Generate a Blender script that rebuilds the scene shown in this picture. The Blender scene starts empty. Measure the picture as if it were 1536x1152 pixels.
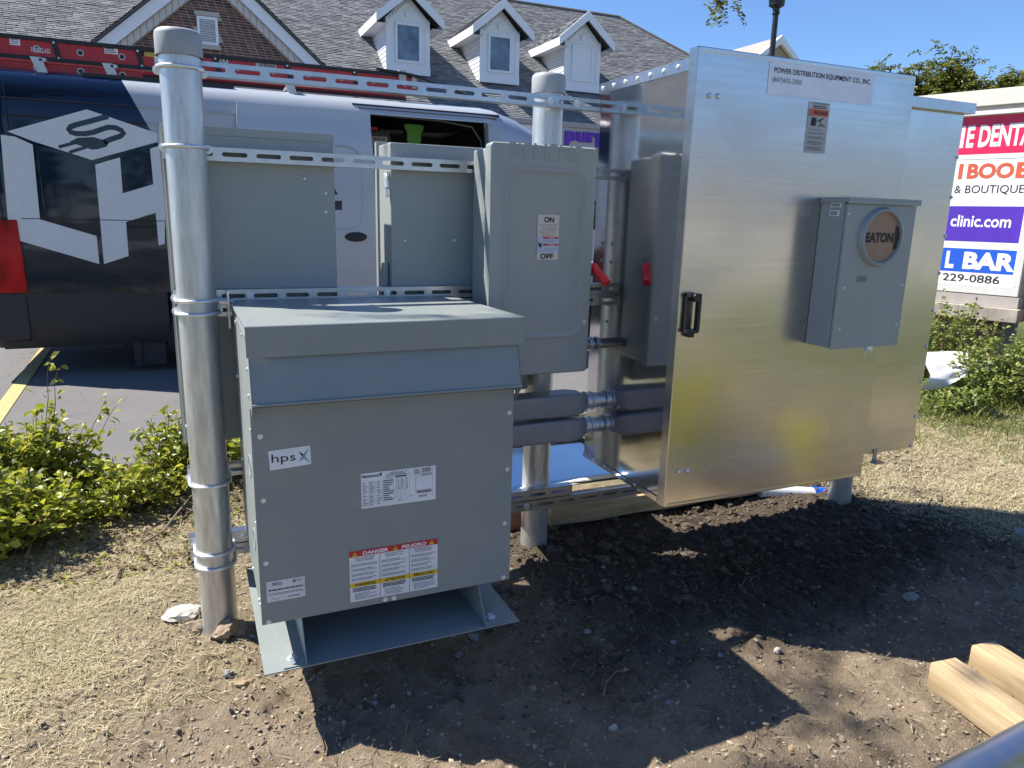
import bpy, bmesh, math, random
import numpy as np
from mathutils import Vector, Matrix
random.seed(7); rng = np.random.default_rng(7)
SC = bpy.context.scene; COL = SC.collection
# ------------------------------------------------ camera
FOC = 1099.0
RC = np.array([[0.91660227, -0.06810889, 0.39395616],
               [-0.39907103, -0.21535505, 0.89127129],
               [0.02413695, -0.97415778, -0.22457521]])
CP = np.array([-0.01766, -2.49568, 1.42])
cam = bpy.data.cameras.new('camera'); co = bpy.data.objects.new('camera', cam); COL.objects.link(co)
cam.sensor_width = 36; cam.lens = FOC / 1536 * 36; cam.clip_start = 0.05; cam.clip_end = 900
M = Matrix(((RC[0][0], -RC[0][1], -RC[0][2], CP[0]), (RC[1][0], -RC[1][1], -RC[1][2], CP[1]),
            (RC[2][0], -RC[2][1], -RC[2][2], CP[2]), (0, 0, 0, 1)))
co.matrix_world = M; SC.camera = co
def ray(px, py): return RC @ np.array([px - 768, py - 576, FOC])
def hit(px, py, ax, val):
    d = ray(px, py); return CP + d * ((val - CP[ax]) / d[ax])
# ------------------------------------------------ world, sun
SUN = Vector((-0.65, 0.44, 1.0)).normalized()
w = bpy.data.worlds.new('World'); SC.world = w; w.use_nodes = True
nt = w.node_tree; bg = nt.nodes['Background']
sky = nt.nodes.new('ShaderNodeTexSky'); sky.sky_type = 'NISHITA'; sky.sun_disc = False
sky.sun_elevation = math.asin(SUN.z); sky.sun_rotation = math.atan2(SUN.x, SUN.y)
sky.air_density = 1.0; sky.dust_density = 0.0; sky.ozone_density = 6.0
tn = nt.nodes.new('ShaderNodeMix'); tn.data_type = 'RGBA'; tn.blend_type = 'MULTIPLY'; tn.inputs[0].default_value = 1; tn.inputs[7].default_value = (.86, .97, 1.12, 1)
nt.links.new(sky.outputs[0], tn.inputs[6]); nt.links.new(tn.outputs[2], bg.inputs[0]); bg.inputs[1].default_value = 0.079
sl = bpy.data.lights.new('sun', 'SUN'); so = bpy.data.objects.new('sun', sl); COL.objects.link(so)
sl.energy = 5.0; sl.angle = math.radians(0.53); sl.color = (1, 0.94, 0.85)
so.rotation_euler = SUN.to_track_quat('Z', 'Y').to_euler(); so.location = (-6, 4, 12)
SC.view_settings.view_transform = 'Standard'; SC.view_settings.look = 'None'
SC.view_settings.exposure = 1.03; SC.view_settings.gamma = 1; SC.view_settings.use_curve_mapping = False
# ------------------------------------------------ materials
def newmat(name):
    m = bpy.data.materials.new(name); m.use_nodes = True
    return m, m.node_tree, m.node_tree.nodes['Principled BSDF']
def c4(c): return (c[0], c[1], c[2], 1)
def mixc(nt, fac, a, b, blend='MIX'):
    n = nt.nodes.new('ShaderNodeMix'); n.data_type = 'RGBA'; n.blend_type = blend
    if hasattr(fac, 'links'): nt.links.new(fac, n.inputs[0])
    else: n.inputs[0].default_value = fac
    for i, v in ((6, a), (7, b)):
        if hasattr(v, 'links'): nt.links.new(v, n.inputs[i])
        else: n.inputs[i].default_value = c4(v)
    return n.outputs[2]
def noise(nt, scale, detail=4, rough=.55, vec=None, stretch=None):
    n = nt.nodes.new('ShaderNodeTexNoise'); n.inputs['Scale'].default_value = scale
    n.inputs['Detail'].default_value = detail; n.inputs['Roughness'].default_value = rough
    tc = nt.nodes.new('ShaderNodeTexCoord'); v = tc.outputs['Object'] if vec is None else vec
    if stretch:
        mp = nt.nodes.new('ShaderNodeMapping'); mp.inputs['Scale'].default_value = stretch
        nt.links.new(v, mp.inputs[0]); v = mp.outputs[0]
    nt.links.new(v, n.inputs['Vector']); return n.outputs[0]
def ramp(nt, fac, stops):
    r = nt.nodes.new('ShaderNodeValToRGB'); nt.links.new(fac, r.inputs[0]); e = r.color_ramp.elements
    while len(e) < len(stops): e.new(.5)
    for i, (p, c) in enumerate(stops): e[i].position = p; e[i].color = c4(c) if not isinstance(c, float) else (c, c, c, 1)
    return r.outputs[0]
def bump(nt, b, h, strength=.3, dist=.01):
    n = nt.nodes.new('ShaderNodeBump'); n.inputs['Strength'].default_value = strength; n.inputs['Distance'].default_value = dist
    nt.links.new(h, n.inputs['Height']); nt.links.new(n.outputs[0], b.inputs['Normal'])
_mc = {}
def flat(col, rough=.5, metal=0., name=None, spec=.5, var=.06, vs=14.):
    k = (tuple(round(c, 3) for c in col), rough, metal, spec, var)
    if k in _mc: return _mc[k]
    m, nt, b = newmat(name or 'paint'); b.inputs['Roughness'].default_value = rough; b.inputs['Metallic'].default_value = metal
    b.inputs['Specular IOR Level'].default_value = spec
    n = noise(nt, vs, 4)
    a = [c * (1 - var) for c in col]; d = [min(1, c * (1 + var)) for c in col]
    nt.links.new(ramp(nt, n, [(.3, a), (.7, d)]), b.inputs['Base Color']); _mc[k] = m; return m
def metalmat(name, base, rough, rvar, nscale, stretch, bst, bdist, cvar=.12, aniso=0., dirt=None):
    m, nt, b = newmat(name); b.inputs['Metallic'].default_value = 1
    n = noise(nt, nscale, 5, .6, stretch=stretch); n2 = noise(nt, 3.1, 2.5, .5)
    lo = [c * (1 - cvar) for c in base]; hi = [min(1, c * (1 + cvar)) for c in base]
    c = ramp(nt, n, [(.3, lo), (.7, hi)])
    if dirt: c = mixc(nt, ramp(nt, n2, [(.45, 0.), (.75, dirt[1])]), c, dirt[0])
    nt.links.new(c, b.inputs['Base Color'])
    r = ramp(nt, n2, [(.25, rough - rvar), (.75, rough + rvar)]); nt.links.new(r, b.inputs['Roughness'])
    if aniso:
        b.inputs['Anisotropic'].default_value = aniso
    if bst: bump(nt, b, n, bst, bdist)
    return m
GALV = metalmat('galvanized_steel', (.58, .60, .61), .40, .09, 14, (5, 5, .7), .12, .0015, .20, dirt=((.47, .46, .45), .5)); GALV.node_tree.nodes['Principled BSDF'].inputs['Metallic'].default_value = .72
ZINC = metalmat('zinc_strut', (.54, .57, .60), .34, .08, 30, (1, 1, 1), .05, .001, .08)
ALUS = metalmat('mill_aluminium_side', (.60, .61, .63), .085, .035, 4, (.6, .6, 9), 0, .0004, .05, dirt=((.52, .52, .55), .4))
ALUF = metalmat('brushed_aluminium_front', (.60, .59, .57), .22, .05, 5, (.3, 1, 22), 0, .0005, .07, dirt=((.50, .49, .47), .6))
SMN = ALUF.node_tree; _b = SMN.nodes['Principled BSDF']; _s = noise(SMN, 3.2, 3, .5, stretch=(.7, 1, 1.6)); _r0 = _b.inputs['Roughness'].links[0].from_socket; _c0 = _b.inputs['Base Color'].links[0].from_socket
_m = SMN.nodes.new('ShaderNodeMath'); _m.operation = 'ADD'; SMN.links.new(_r0, _m.inputs[0]); SMN.links.new(ramp(SMN, _s, [(.45, 0.), (.80, .12)]), _m.inputs[1]); SMN.links.new(_m.outputs[0], _b.inputs['Roughness'])
SMN.links.new(mixc(SMN, ramp(SMN, _s, [(.50, 0.), (.85, .30)]), _c0, (.34, .33, .31)), _b.inputs['Base Color'])
_w = noise(SMN, 1.7, 2, .5); bump(SMN, _b, _w, .12, .02)
BOLT = metalmat('bright_bolt', (.72, .75, .79), .30, .05, 50, (1, 1, 1), 0, .001); BOLT.node_tree.nodes['Principled BSDF'].inputs['Metallic'].default_value = .55
DARKM = metalmat('dark_fitting_metal', (.34, .36, .40), .30, .06, 40, (1, 1, 1), .04, .001)
def graypaint(name, base, rough=.38):
    m, nt, b = newmat(name)
    n = noise(nt, 2.2, 5, .6); n2 = noise(nt, 420, 2, .5)
    nt.links.new(ramp(nt, n, [(.3, [c * .95 for c in base]), (.7, [c * 1.05 for c in base])]), b.inputs['Base Color'])
    nt.links.new(ramp(nt, n, [(.3, rough - .06), (.7, rough + .08)]), b.inputs['Roughness'])
    n3 = noise(nt, 9, 6, .7); col = b.inputs['Base Color'].links[0].from_socket
    nt.links.new(mixc(nt, ramp(nt, n3, [(.52, 0.), (.75, .30)]), col, (.36, .34, .30)), b.inputs['Base Color'])
    lf = noise(nt, 2.6, 2, .5); b1 = nt.nodes.new('ShaderNodeBump'); b1.inputs['Strength'].default_value = .10; b1.inputs['Distance'].default_value = .012; nt.links.new(lf, b1.inputs['Height'])
    bump(nt, b, n2, .12, .0006); nt.links.new(b1.outputs[0], b.inputs['Normal'].links[0].from_node.inputs['Normal']); return m
GRAY = graypaint('light_grey_enamel', (.295, .327, .325), .34)
GRAYT = graypaint('transformer_grey_enamel', (.235, .265, .262), .36)
BLACK = flat((.012, .012, .013), .45); WHITE = flat((.84, .84, .85), .45)
# ------------------------------------------------ objects
def setp(o, label=None, cat=None, group=None, kind=None):
    for k, v in (('label', label), ('category', cat), ('group', group), ('kind', kind)):
        if v: o[k] = v
    return o
def T(name, label, cat, loc=(0, 0, 0), rz=0., group=None, rot=None):
    o = bpy.data.objects.new(name, None); COL.objects.link(o); o.empty_display_size = .1
    o.location = loc; o.rotation_euler = rot if rot else (0, 0, rz)
    return setp(o, label, cat, group)
def basis(o):
    m = Matrix.Identity(4)
    while o: m = o.matrix_basis @ m; o = o.parent
    return m
def link(o, parent):
    COL.objects.link(o)
    if parent: o.parent = parent
    return o
class G:
    """collects geometry; build() links it as one mesh object"""
    def __init__(s): s.v = []; s.f = []; s.m = []; s.mi = 0
    def add(s, vs, fs):
        b = len(s.v); s.v += [tuple(v) for v in vs]; s.f += [tuple(b + i for i in f) for f in fs]; s.m += [s.mi] * len(fs); return s
    def box(s, x0, x1, y0, y1, z0, z1):
        return s.add([(x0, y0, z0), (x1, y0, z0), (x1, y1, z0), (x0, y1, z0), (x0, y0, z1), (x1, y0, z1), (x1, y1, z1), (x0, y1, z1)],
                     [(0, 3, 2, 1), (4, 5, 6, 7), (0, 1, 5, 4), (1, 2, 6, 5), (2, 3, 7, 6), (3, 0, 4, 7)])
    def cyl(s, p0, p1, r0, r1=None, n=16, caps=True):
        r1 = r0 if r1 is None else r1; p0 = Vector(p0); p1 = Vector(p1); d = (p1 - p0).normalized()
        u = d.orthogonal().normalized(); w_ = d.cross(u); vs = []
        for p, r in ((p0, r0), (p1, r1)):
            for i in range(n):
                a = 2 * math.pi * i / n; vs.append(p + u * (r * math.cos(a)) + w_ * (r * math.sin(a)))
        fs = [(i, (i + 1) % n, n + (i + 1) % n, n + i) for i in range(n)]
        if caps: fs += [tuple(range(n))[::-1], tuple(range(n, 2 * n))]
        return s.add(vs, fs)
    def tube(s, path, r, n=8, closed=False):
        P = [Vector(p) for p in path]; vs = []; up = None
        R = r if isinstance(r, (list, tuple)) else [r] * len(P)
        for i, p in enumerate(P):
            a = P[i - 1] if (i or closed) else P[0]; b = P[(i + 1) % len(P)] if (i < len(P) - 1 or closed) else P[-1]
            d = (b - a).normalized()
            if up is None: up = d.orthogonal().normalized()
            up = (up - d * up.dot(d)).normalized(); w_ = d.cross(up)
            for k in range(n):
                t = 2 * math.pi * k / n; vs.append(p + up * (R[i] * math.cos(t)) + w_ * (R[i] * math.sin(t)))
        fs = []; L = len(P)
        for i in range(L if closed else L - 1):
            j = (i + 1) % L
            for k in range(n): fs.append((i * n + k, i * n + (k + 1) % n, j * n + (k + 1) % n, j * n + k))
        if not closed: fs += [tuple(range(n))[::-1], tuple((L - 1) * n + k for k in range(n))]
        return s.add(vs, fs)
    def prism(s, pts, ax, a0, a1):
        """polygon in the other two axes, pushed along axis ax"""
        n = len(pts)
        def mk(a, p):
            q = [p[0], p[1]]; q.insert(ax, a); return q
        vs = [mk(a0, p) for p in pts] + [mk(a1, p) for p in pts]
        return s.add(vs, [tuple(range(n)), tuple(range(2 * n - 1, n - 1, -1))] + [(i, n + i, n + (i + 1) % n, (i + 1) % n) for i in range(n)])
    def loft(s, rings, cap0=False, cap1=False, closed=True):
        n = len(rings[0]); vs = [p for r in rings for p in r]; fs = []
        for i in range(len(rings) - 1):
            for k in range(n if closed else n - 1): fs.append((i * n + k, i * n + (k + 1) % n, (i + 1) * n + (k + 1) % n, (i + 1) * n + k))
        if cap0: fs.append(tuple(range(n))[::-1])
        if cap1: fs.append(tuple((len(rings) - 1) * n + k for k in range(n)))
        return s.add(vs, fs)
    def build(s, name, mats, parent=None, bevel=0., smooth=40, world=True, segs=2, fixn=True, wn=False):
        me = bpy.data.meshes.new(name); V = s.v
        if parent is not None and world:
            Mi = basis(parent).inverted(); V = [tuple(Mi @ Vector(v)) for v in V]
        me.from_pydata(V, [], s.f)
        mats = mats if isinstance(mats, (list, tuple)) else [mats]
        for m in mats: me.materials.append(m)
        if any(s.m): me.polygons.foreach_set('material_index', s.m)
        if bevel or fixn:
            bm = bmesh.new(); bm.from_mesh(me)
            if fixn: bmesh.ops.recalc_face_normals(bm, faces=bm.faces)
            if bevel:
                es = [e for e in bm.edges if len(e.link_faces) == 2 and e.calc_face_angle(0) > .6]
                if es: bmesh.ops.bevel(bm, geom=es, offset=bevel, segments=segs, affect='EDGES', profile=.6, clamp_overlap=True)
            bm.to_mesh(me); bm.free()
        if smooth:
            me.shade_smooth(); me.set_sharp_from_angle(angle=math.radians(smooth))
        me.update()
        o = link(bpy.data.objects.new(name, me), parent)
        if smooth and (bevel or wn):
            md = o.modifiers.new('weighted', 'WEIGHTED_NORMAL'); md.keep_sharp = True; md.weight = 100
        return o
def npmesh(name, V, F, mats, parent=None, smooth=False, mi=None):
    """V (n,3), F (m,k) arrays"""
    me = bpy.data.meshes.new(name); V = np.asarray(V, np.float32); F = np.asarray(F, np.int32); k = F.shape[1]
    if parent is not None:
        Mi = np.array(basis(parent).inverted()); V = (V @ Mi[:3, :3].T + Mi[:3, 3]).astype(np.float32)
    me.vertices.add(len(V)); me.vertices.foreach_set('co', V.ravel())
    me.loops.add(F.size); me.loops.foreach_set('vertex_index', F.ravel())
    me.polygons.add(len(F)); me.polygons.foreach_set('loop_start', np.arange(0, F.size, k, dtype=np.int32))
    me.polygons.foreach_set('loop_total', np.full(len(F), k, np.int32))
    mats = mats if isinstance(mats, (list, tuple)) else [mats]
    for m in mats: me.materials.append(m)
    if mi is not None: me.polygons.foreach_set('material_index', mi.astype(np.int32))
    me.polygons.foreach_set('use_smooth', np.full(len(F), bool(smooth)))
    me.update(calc_edges=True)
    return link(bpy.data.objects.new(name, me), parent)
_shared = {}
def stamp(name, key, fn, mat, parent, loc, normal=(0, 0, 1), scale=1., roll=0.):
    """a copy of a small shared mesh (built once along +Z) at a world place under parent"""
    if (key, name) not in _shared:
        g = G(); fn(g); o = g.build(name, mat, None, bevel=0); _shared[(key, name)] = o.data
        bpy.data.objects.remove(o)
    o = bpy.data.objects.new(name, _shared[(key, name)]); link(o, parent)
    q = Vector(normal).to_track_quat('Z', 'Y').to_matrix().to_4x4() @ Matrix.Rotation(roll, 4, 'Z')
    o.matrix_basis = basis(parent).inverted() @ Matrix.Translation(loc) @ q @ Matrix.Scale(scale, 4); return o
def dome(g):
    rs = [(1, 0), (.95, .25), (.75, .5), (.4, .66), (.01, .72)]
    g.loft([[(r * math.cos(2 * math.pi * k / 12), r * math.sin(2 * math.pi * k / 12), z) for k in range(12)] for r, z in rs], False, True)
def hexb(g):
    g.cyl((0, 0, 0), (0, 0, .18), 1.35, n=14); g.cyl((0, 0, .18), (0, 0, .8), 1, .96, n=6)
def rrect(x0, x1, z0, z1, r, n=5):
    pts = []
    for cx, cz, a0 in ((x1 - r, z1 - r, 0), (x0 + r, z1 - r, 90), (x0 + r, z0 + r, 180), (x1 - r, z0 + r, 270)):
        for i in range(n + 1):
            a = math.radians(a0 + 90 * i / n); pts.append((cx + r * math.cos(a), cz + r * math.sin(a)))
    return pts
# ------------------------------------------------ flat print: labels, signs, decals
_tx = {}
def textgeo(s, bold):
    k = (s, bold)
    if k in _tx: return _tx[k]
    cu = bpy.data.curves.new('t', 'FONT'); cu.body = s; cu.size = 1; cu.offset = bold; cu.resolution_u = 3
    o = bpy.data.objects.new('t', cu); COL.objects.link(o); bpy.context.view_layer.update()
    me = o.to_mesh(); V = [tuple(v.co[:2]) for v in me.vertices]; F = [tuple(p.vertices) for p in me.polygons]
    o.to_mesh_clear(); bpy.data.objects.remove(o); bpy.data.curves.remove(cu); _tx[k] = (V, F); return V, F
class Decal:
    def __init__(s, O, ux, uz=(0, 0, 1)):
        s.O = Vector(O); s.ux = Vector(ux).normalized(); s.uz = Vector(uz).normalized(); s.n = s.ux.cross(s.uz)
        s.g = G(); s.mats = []
    def c(s, px, py):
        d = Vector(ray(px, py)); P = Vector(CP); t = (s.O - P).dot(s.n) / d.dot(s.n); q = P + d * t - s.O
        return q.dot(s.ux), q.dot(s.uz)
    def _mi(s, m):
        if m not in s.mats: s.mats.append(m)
        s.g.mi = s.mats.index(m)
    def add(s, pts, faces, mat, layer):
        s._mi(mat); s.g.add([s.O + s.ux * x + s.uz * z + s.n * (layer * .0005) for x, z in pts], faces)
    def rect(s, x0, z0, x1, z1, mat, layer=1): s.add([(x0, z0), (x1, z0), (x1, z1), (x0, z1)], [(0, 1, 2, 3)], mat, layer)
    def poly(s, pts, mat, layer=1): s.add(pts, [tuple(range(len(pts)))], mat, layer)
    def polypx(s, pts, mat, layer=1): s.poly([s.c(*p) for p in pts], mat, layer)
    def text(s, t, x0, z0, x1, z1, mat, layer=3, bold=0., shear=0.):
        V, F = textgeo(t, bold); xs = [v[0] for v in V]; ys = [v[1] for v in V]; a, b, c, d = min(xs), max(xs), min(ys), max(ys)
        s.add([(x0 + (x - a) / (b - a) * (x1 - x0) + shear * (y - c), z0 + (y - c) / (d - c) * (z1 - z0)) for x, y in V], F, mat, layer)
    def greek(s, x0, z0, x1, z1, rows, mat, layer=3, fill=.5, ragged=.3):
        h = (z1 - z0) / rows
        for r in range(rows):
            zt = z1 - r * h - h * (1 - fill) / 2; x = x0; xe = x1 - (x1 - x0) * random.random() * ragged
            while x < xe:
                wd = (x1 - x0) * random.uniform(.04, .14); s.rect(x, zt - h * fill, min(x + wd, xe), zt, mat, layer); x += wd + (x1 - x0) * .018
    def line(s, pts, wd, mat, layer=3):
        L = []; Rr = []
        for i, p in enumerate(pts):
            a = Vector(pts[max(0, i - 1)]); b = Vector(pts[min(len(pts) - 1, i + 1)]); d = (b - a).normalized(); nn = Vector((-d.y, d.x)) * wd / 2
            L.append(Vector(p) + nn); Rr.append(Vector(p) - nn)
        n = len(pts); s.add(L + Rr, [(i, i + 1, n + i + 1, n + i) for i in range(n - 1)], mat, layer)
    def build(s, name, parent, kind=None):
        o = s.g.build(name, s.mats, parent, smooth=0, fixn=False)
        if kind: o['kind'] = kind
        return o
INK = flat((.02, .02, .022), .6); RED = flat((.50, .02, .03), .45); YEL = flat((.75, .52, .03), .5); PAPER = flat((.76, .77, .80), .5)
GREY_INK = flat((.22, .22, .24), .6)
# ------------------------------------------------ ground
def vnoise(x, y, seed=0):
    """cheap value noise, arrays"""
    def h(i, j):
        n = (i * 374761393 + j * 668265263 + seed * 1442695041).astype(np.int64); n = (n ^ (n >> 13)) * 1274126177 & 0x7fffffff
        return ((n ^ (n >> 16)) & 0xffff) / 65535.
    i = np.floor(x).astype(np.int64); j = np.floor(y).astype(np.int64); fx = x - i; fy = y - j
    fx = fx * fx * (3 - 2 * fx); fy = fy * fy * (3 - 2 * fy)
    return (h(i, j) * (1 - fx) + h(i + 1, j) * fx) * (1 - fy) + (h(i, j + 1) * (1 - fx) + h(i + 1, j + 1) * fx) * fy
def fbm(x, y, sc, oct=4, seed=0):
    r = 0; a = .5
    for k in range(oct): r = r + a * vnoise(x * sc, y * sc, seed + k); sc *= 2.03; a *= .5
    return r / (1 - .5 ** oct)
def sst(a, b, x): t = np.clip((x - a) / (b - a), 0, 1); return t * t * (3 - 2 * t)
ASY = 2.0
def zones(x, y):
    n = fbm(x, y, .9, 4, 3) - .5
    bare = sst(-.55, .15, x + n * .9 + .25 * (y < -.4) * 1) * (1 - sst(3.0, 3.5, x + y * .35 + n * .5)) * (1 - sst(.45, .8, y + n * .6))
    bare = np.maximum(bare, sst(.55, .72, fbm(x, y, 2.1, 4, 9)) * .75 * (y < 1.2))
    green = sst(.50, .70, fbm(x, y, 1.5, 4, 21)) * .5 + sst(4.2, 6.0, x + y * .4) * .5 + sst(-2.2, -3.6, y) * .9 + .55 * sst(.5, 1.2, y) * (x > 2.5)
    return bare, np.clip(green, 0, 1)
def gz(x, y):
    x = np.asarray(x, float); y = np.asarray(y, float); bare, _ = zones(x, y)
    z = (fbm(x, y, .8, 3, 1) - .5) * .05 + (fbm(x, y, 5, 5, 5) - .5) * (.018 + .012 * bare)
    z += bare * np.maximum(0, fbm(x, y, 22, 4, 8) - .50) * .085
    for cx, cy, r, h in ((1.28, .13, .20, .03), (2.98, .05, .25, .03), (0, .02, .2, .02)):
        q = np.exp(-((x - cx) ** 2 + (y - cy) ** 2) / r ** 2); z += q * h * (.5 + fbm(x, y, 9, 3, 4))
    u = (x * .995 + y * .106); v = (-x * .106 + y * .995)     # track left by a rubber-tracked machine
    tm = sst(1.7, 1.9, x) * (1 - sst(3.3, 3.6, x)) * sst(-.72, -.64, y) * (1 - sst(-.24, -.14, y))
    z += tm * (.034 * (np.abs(((u / .070) % 1) * 2 - 1)) - .02) * (.55 + .6 * fbm(x, y, 3, 2, 6))
    z *= 1 - sst(ASY - .3, ASY, y) * (x < 4.6)
    z -= sst(ASY + .02, ASY + .2, y) * .03 * (x < 4.6)
    return z - .002 - .010 * (1 - sst(ASY - .3, ASY, y))
def axis(a, b, st, lo, hi):
    c = np.arange(a, b + st / 2, st); L = []; R = []; d = st; p = a
    while p > lo: d *= 1.35; p -= d; L.append(p)
    d = st; p = b
    while p < hi: d *= 1.35; p += d; R.append(p)
    return np.concatenate([np.array(L[::-1]), c, np.array(R)])
XS = axis(-2.6, 6.4, .016, -300, 300); YS = axis(-1.9, 2.0, .016, -300, 300)
X, Y = np.meshgrid(XS, YS); Z = gz(X, Y); far = np.maximum(np.abs(X - 2), np.abs(Y)) > 9; Z[far] = -.03
nx = len(XS); ny = len(YS); I = np.arange(nx * ny).reshape(ny, nx)
F = np.stack([I[:-1, :-1], I[:-1, 1:], I[1:, 1:], I[1:, :-1]], -1).reshape(-1, 4)
m, nt, b = newmat('soil_and_dry_turf')
at = nt.nodes.new('ShaderNodeAttribute'); at.attribute_name = 'zone'; sep = nt.nodes.new('ShaderNodeSeparateColor'); nt.links.new(at.outputs['Color'], sep.inputs[0])
n1 = noise(nt, 7, 6, .65); n2 = noise(nt, 60, 5, .7); n3 = noise(nt, 260, 3, .7)
soil = ramp(nt, n1, [(.3, (.31, .24, .165)), (.55, (.43, .34, .24)), (.75, (.51, .415, .30))])
soil = mixc(nt, .8, soil, ramp(nt, n2, [(.3, (.48, .47, .46)), (.7, (1.0, 1.0, 1.0))]), 'MULTIPLY')
soil = mixc(nt, ramp(nt, n3, [(.62, 0.), (.72, .6)]), soil, (.40, .36, .30))
straw = ramp(nt, n2, [(.3, (.23, .185, .11)), (.55, (.39, .33, .20)), (.75, (.49, .425, .28))])
grn = ramp(nt, n2, [(.3, (.045, .065, .018)), (.7, (.14, .17, .05))])
soil = mixc(nt, sep.outputs[2], soil, mixc(nt, 1., soil, (.34, .335, .35), 'MULTIPLY'))  # third zone channel darkens the soil colour to deepen the cabinet's shade
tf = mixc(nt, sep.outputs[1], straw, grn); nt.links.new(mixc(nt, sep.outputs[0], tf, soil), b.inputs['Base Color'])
b.inputs['Roughness'].default_value = .95; b.inputs['Specular IOR Level'].default_value = .15
ad = nt.nodes.new('ShaderNodeMath'); ad.operation = 'ADD'; nt.links.new(n2, ad.inputs[0]); nt.links.new(n3, ad.inputs[1]); bump(nt, b, ad.outputs[0], .9, .016)
SOILM = m
gr = npmesh('ground', np.stack([X, Y, Z], -1).reshape(-1, 3), F, m, smooth=True); gr['kind'] = 'structure'
def soil_shade(x, y):  # mask for the shade put into the soil colour around the cabinet
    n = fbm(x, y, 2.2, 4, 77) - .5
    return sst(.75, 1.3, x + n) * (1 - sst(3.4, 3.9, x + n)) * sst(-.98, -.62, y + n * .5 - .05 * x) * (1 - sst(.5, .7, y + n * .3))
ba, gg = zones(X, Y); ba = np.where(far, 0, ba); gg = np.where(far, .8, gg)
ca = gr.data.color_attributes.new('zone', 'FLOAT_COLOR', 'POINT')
ca.data.foreach_set('color', np.stack([ba, gg, soil_shade(X, Y), 0 * ba + 1], -1).astype(np.float32).ravel())
# parking lot
m, nt, b = newmat('asphalt'); n = noise(nt, 90, 5, .75); n2 = noise(nt, 1.3, 5, .6)
c = ramp(nt, n, [(.3, (.10, .097, .098)), (.6, (.155, .15, .15)), (.8, (.25, .245, .24))])
c = mixc(nt, .6, c, ramp(nt, n2, [(.35, (.78, .78, .78)), (.65, (1.05, 1.05, 1.05))]), 'MULTIPLY')
vo = nt.nodes.new('ShaderNodeTexVoronoi'); vo.feature = 'DISTANCE_TO_EDGE'; vo.inputs['Scale'].default_value = .9
tc = nt.nodes.new('ShaderNodeTexCoord'); nn = nt.nodes.new('ShaderNodeTexNoise'); nn.inputs['Scale'].default_value = 2.5
va = nt.nodes.new('ShaderNodeVectorMath'); va.operation = 'ADD'; nt.links.new(tc.outputs['Object'], nn.inputs['Vector']); nt.links.new(tc.outputs['Object'], va.inputs[0]); nt.links.new(nn.outputs[1], va.inputs[1]); nt.links.new(va.outputs[0], vo.inputs['Vector'])
c = mixc(nt, ramp(nt, vo.outputs[0], [(0., .8), (.006, 0.)]), c, (.04, .04, .042))
nt.links.new(c, b.inputs['Base Color']); b.inputs['Roughness'].default_value = .85; bump(nt, b, n, .5, .006)
g = G(); edge = [(x, ASY + .05 * math.sin(x * 3.1) + .04 * math.sin(x * 7.7)) for x in np.arange(-30, 4.0, .25)]
pts = edge + [(4.3, 2.6), (4.6, 6), (9, 8.5), (40, 9), (40, 21.5), (-30, 21.5)]
g.add([(x, y, .0) for x, y in pts], [tuple(range(len(pts)))]); g.build('parking_lot', m, smooth=0)['kind'] = 'structure'
m2 = flat((.36, .34, .31), .85, 0, 'pale_concrete_road', .2, var=.12, vs=2.)
g = G(); g.add([(-80, -31, .0), (90, -31, .0), (90, -12, .0), (-80, -12, .0)], [(0, 1, 2, 3)]); g.build('street', m2, smooth=0)['kind'] = 'structure'
m, nt, b = newmat('yellow_line_paint'); n = noise(nt, 55, 5, .8)
nt.links.new(ramp(nt, n, [(.36, (.16, .15, .14)), (.48, (.46, .36, .13)), (.8, (.58, .48, .22))]), b.inputs['Base Color']); b.inputs['Roughness'].default_value = .8
g = G()
for (xa, ya, xb, yb) in ((-1.45, 7.6, -1.23, 2.05), (1.4, 7.6, 1.55, 2.1)):
    g.add([(xa - .05, ya, .005), (xa + .05, ya, .005), (xb + .05, yb, .005), (xb - .05, yb, .005)], [(0, 1, 2, 3)])
g.build('parking_line', m, smooth=0)['kind'] = 'structure'
# ------------------------------------------------ rack: poles
GREYCAP = flat((.33, .35, .36), .5, .0)
def ubolt(parent, x, yc, z, back=.11):
    g = G(); R = .0572 + .0055; P = [(x - R, yc + back, z), (x - R, yc + .03, z)]
    P += [(x + R * math.cos(math.radians(a)), yc + R * math.sin(math.radians(a)), z) for a in range(180, 361, 12)]
    P += [(x + R, yc + .03, z), (x + R, yc + back, z)]
    g.tube(P, .0055, 10); u = g.build('u_bolt', BOLT, parent)
    for s in (-1, 1): stamp('nut', 'hex', hexb, BOLT, u, (x + s * R, yc + .057, z), (0, -1, 0), .010)
def pole(x, y, top, label, ub=(), z0=-.25):
    t = T('galvanized_pole', label, 'pole', (x, y, 0), group='galvanized poles of the equipment rack')
    g = G(); g.cyl((x, y, z0), (x, y, top - .03), .0572, n=40); g.build('pipe', GALV, t)
    g = G(); n = 36
    rs = [(.0635, top - .068), (.0645, top - .064), (.0645, top - .012), (.062, top - .003), (.055, top + .003), (.03, top + .006), (.001, top + .007)]
    g.loft([[(x + r * math.cos(2 * math.pi * k / n), y + r * math.sin(2 * math.pi * k / n), z) for k in range(n)] for r, z in rs], False, True)
    g.build('end_cap', GREYCAP, t)
    for z in ub: ubolt(t, x, y, z)
    return t
pole(0, 0, 1.913, 'tall galvanized steel pole nearest the camera, left of the grey transformer', (1.813, 1.594, 1.138, 1.097, .536, .294, .245))
p2 = pole(1.275, .155, 1.935, 'galvanized steel pole with grey cap standing between the grey disconnect and the metal cabinet', z0=-.3)
pole(2.985, .08, 1.80, 'galvanized steel pole whose foot shows below the right end of the big metal cabinet', z0=-.3)
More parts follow.
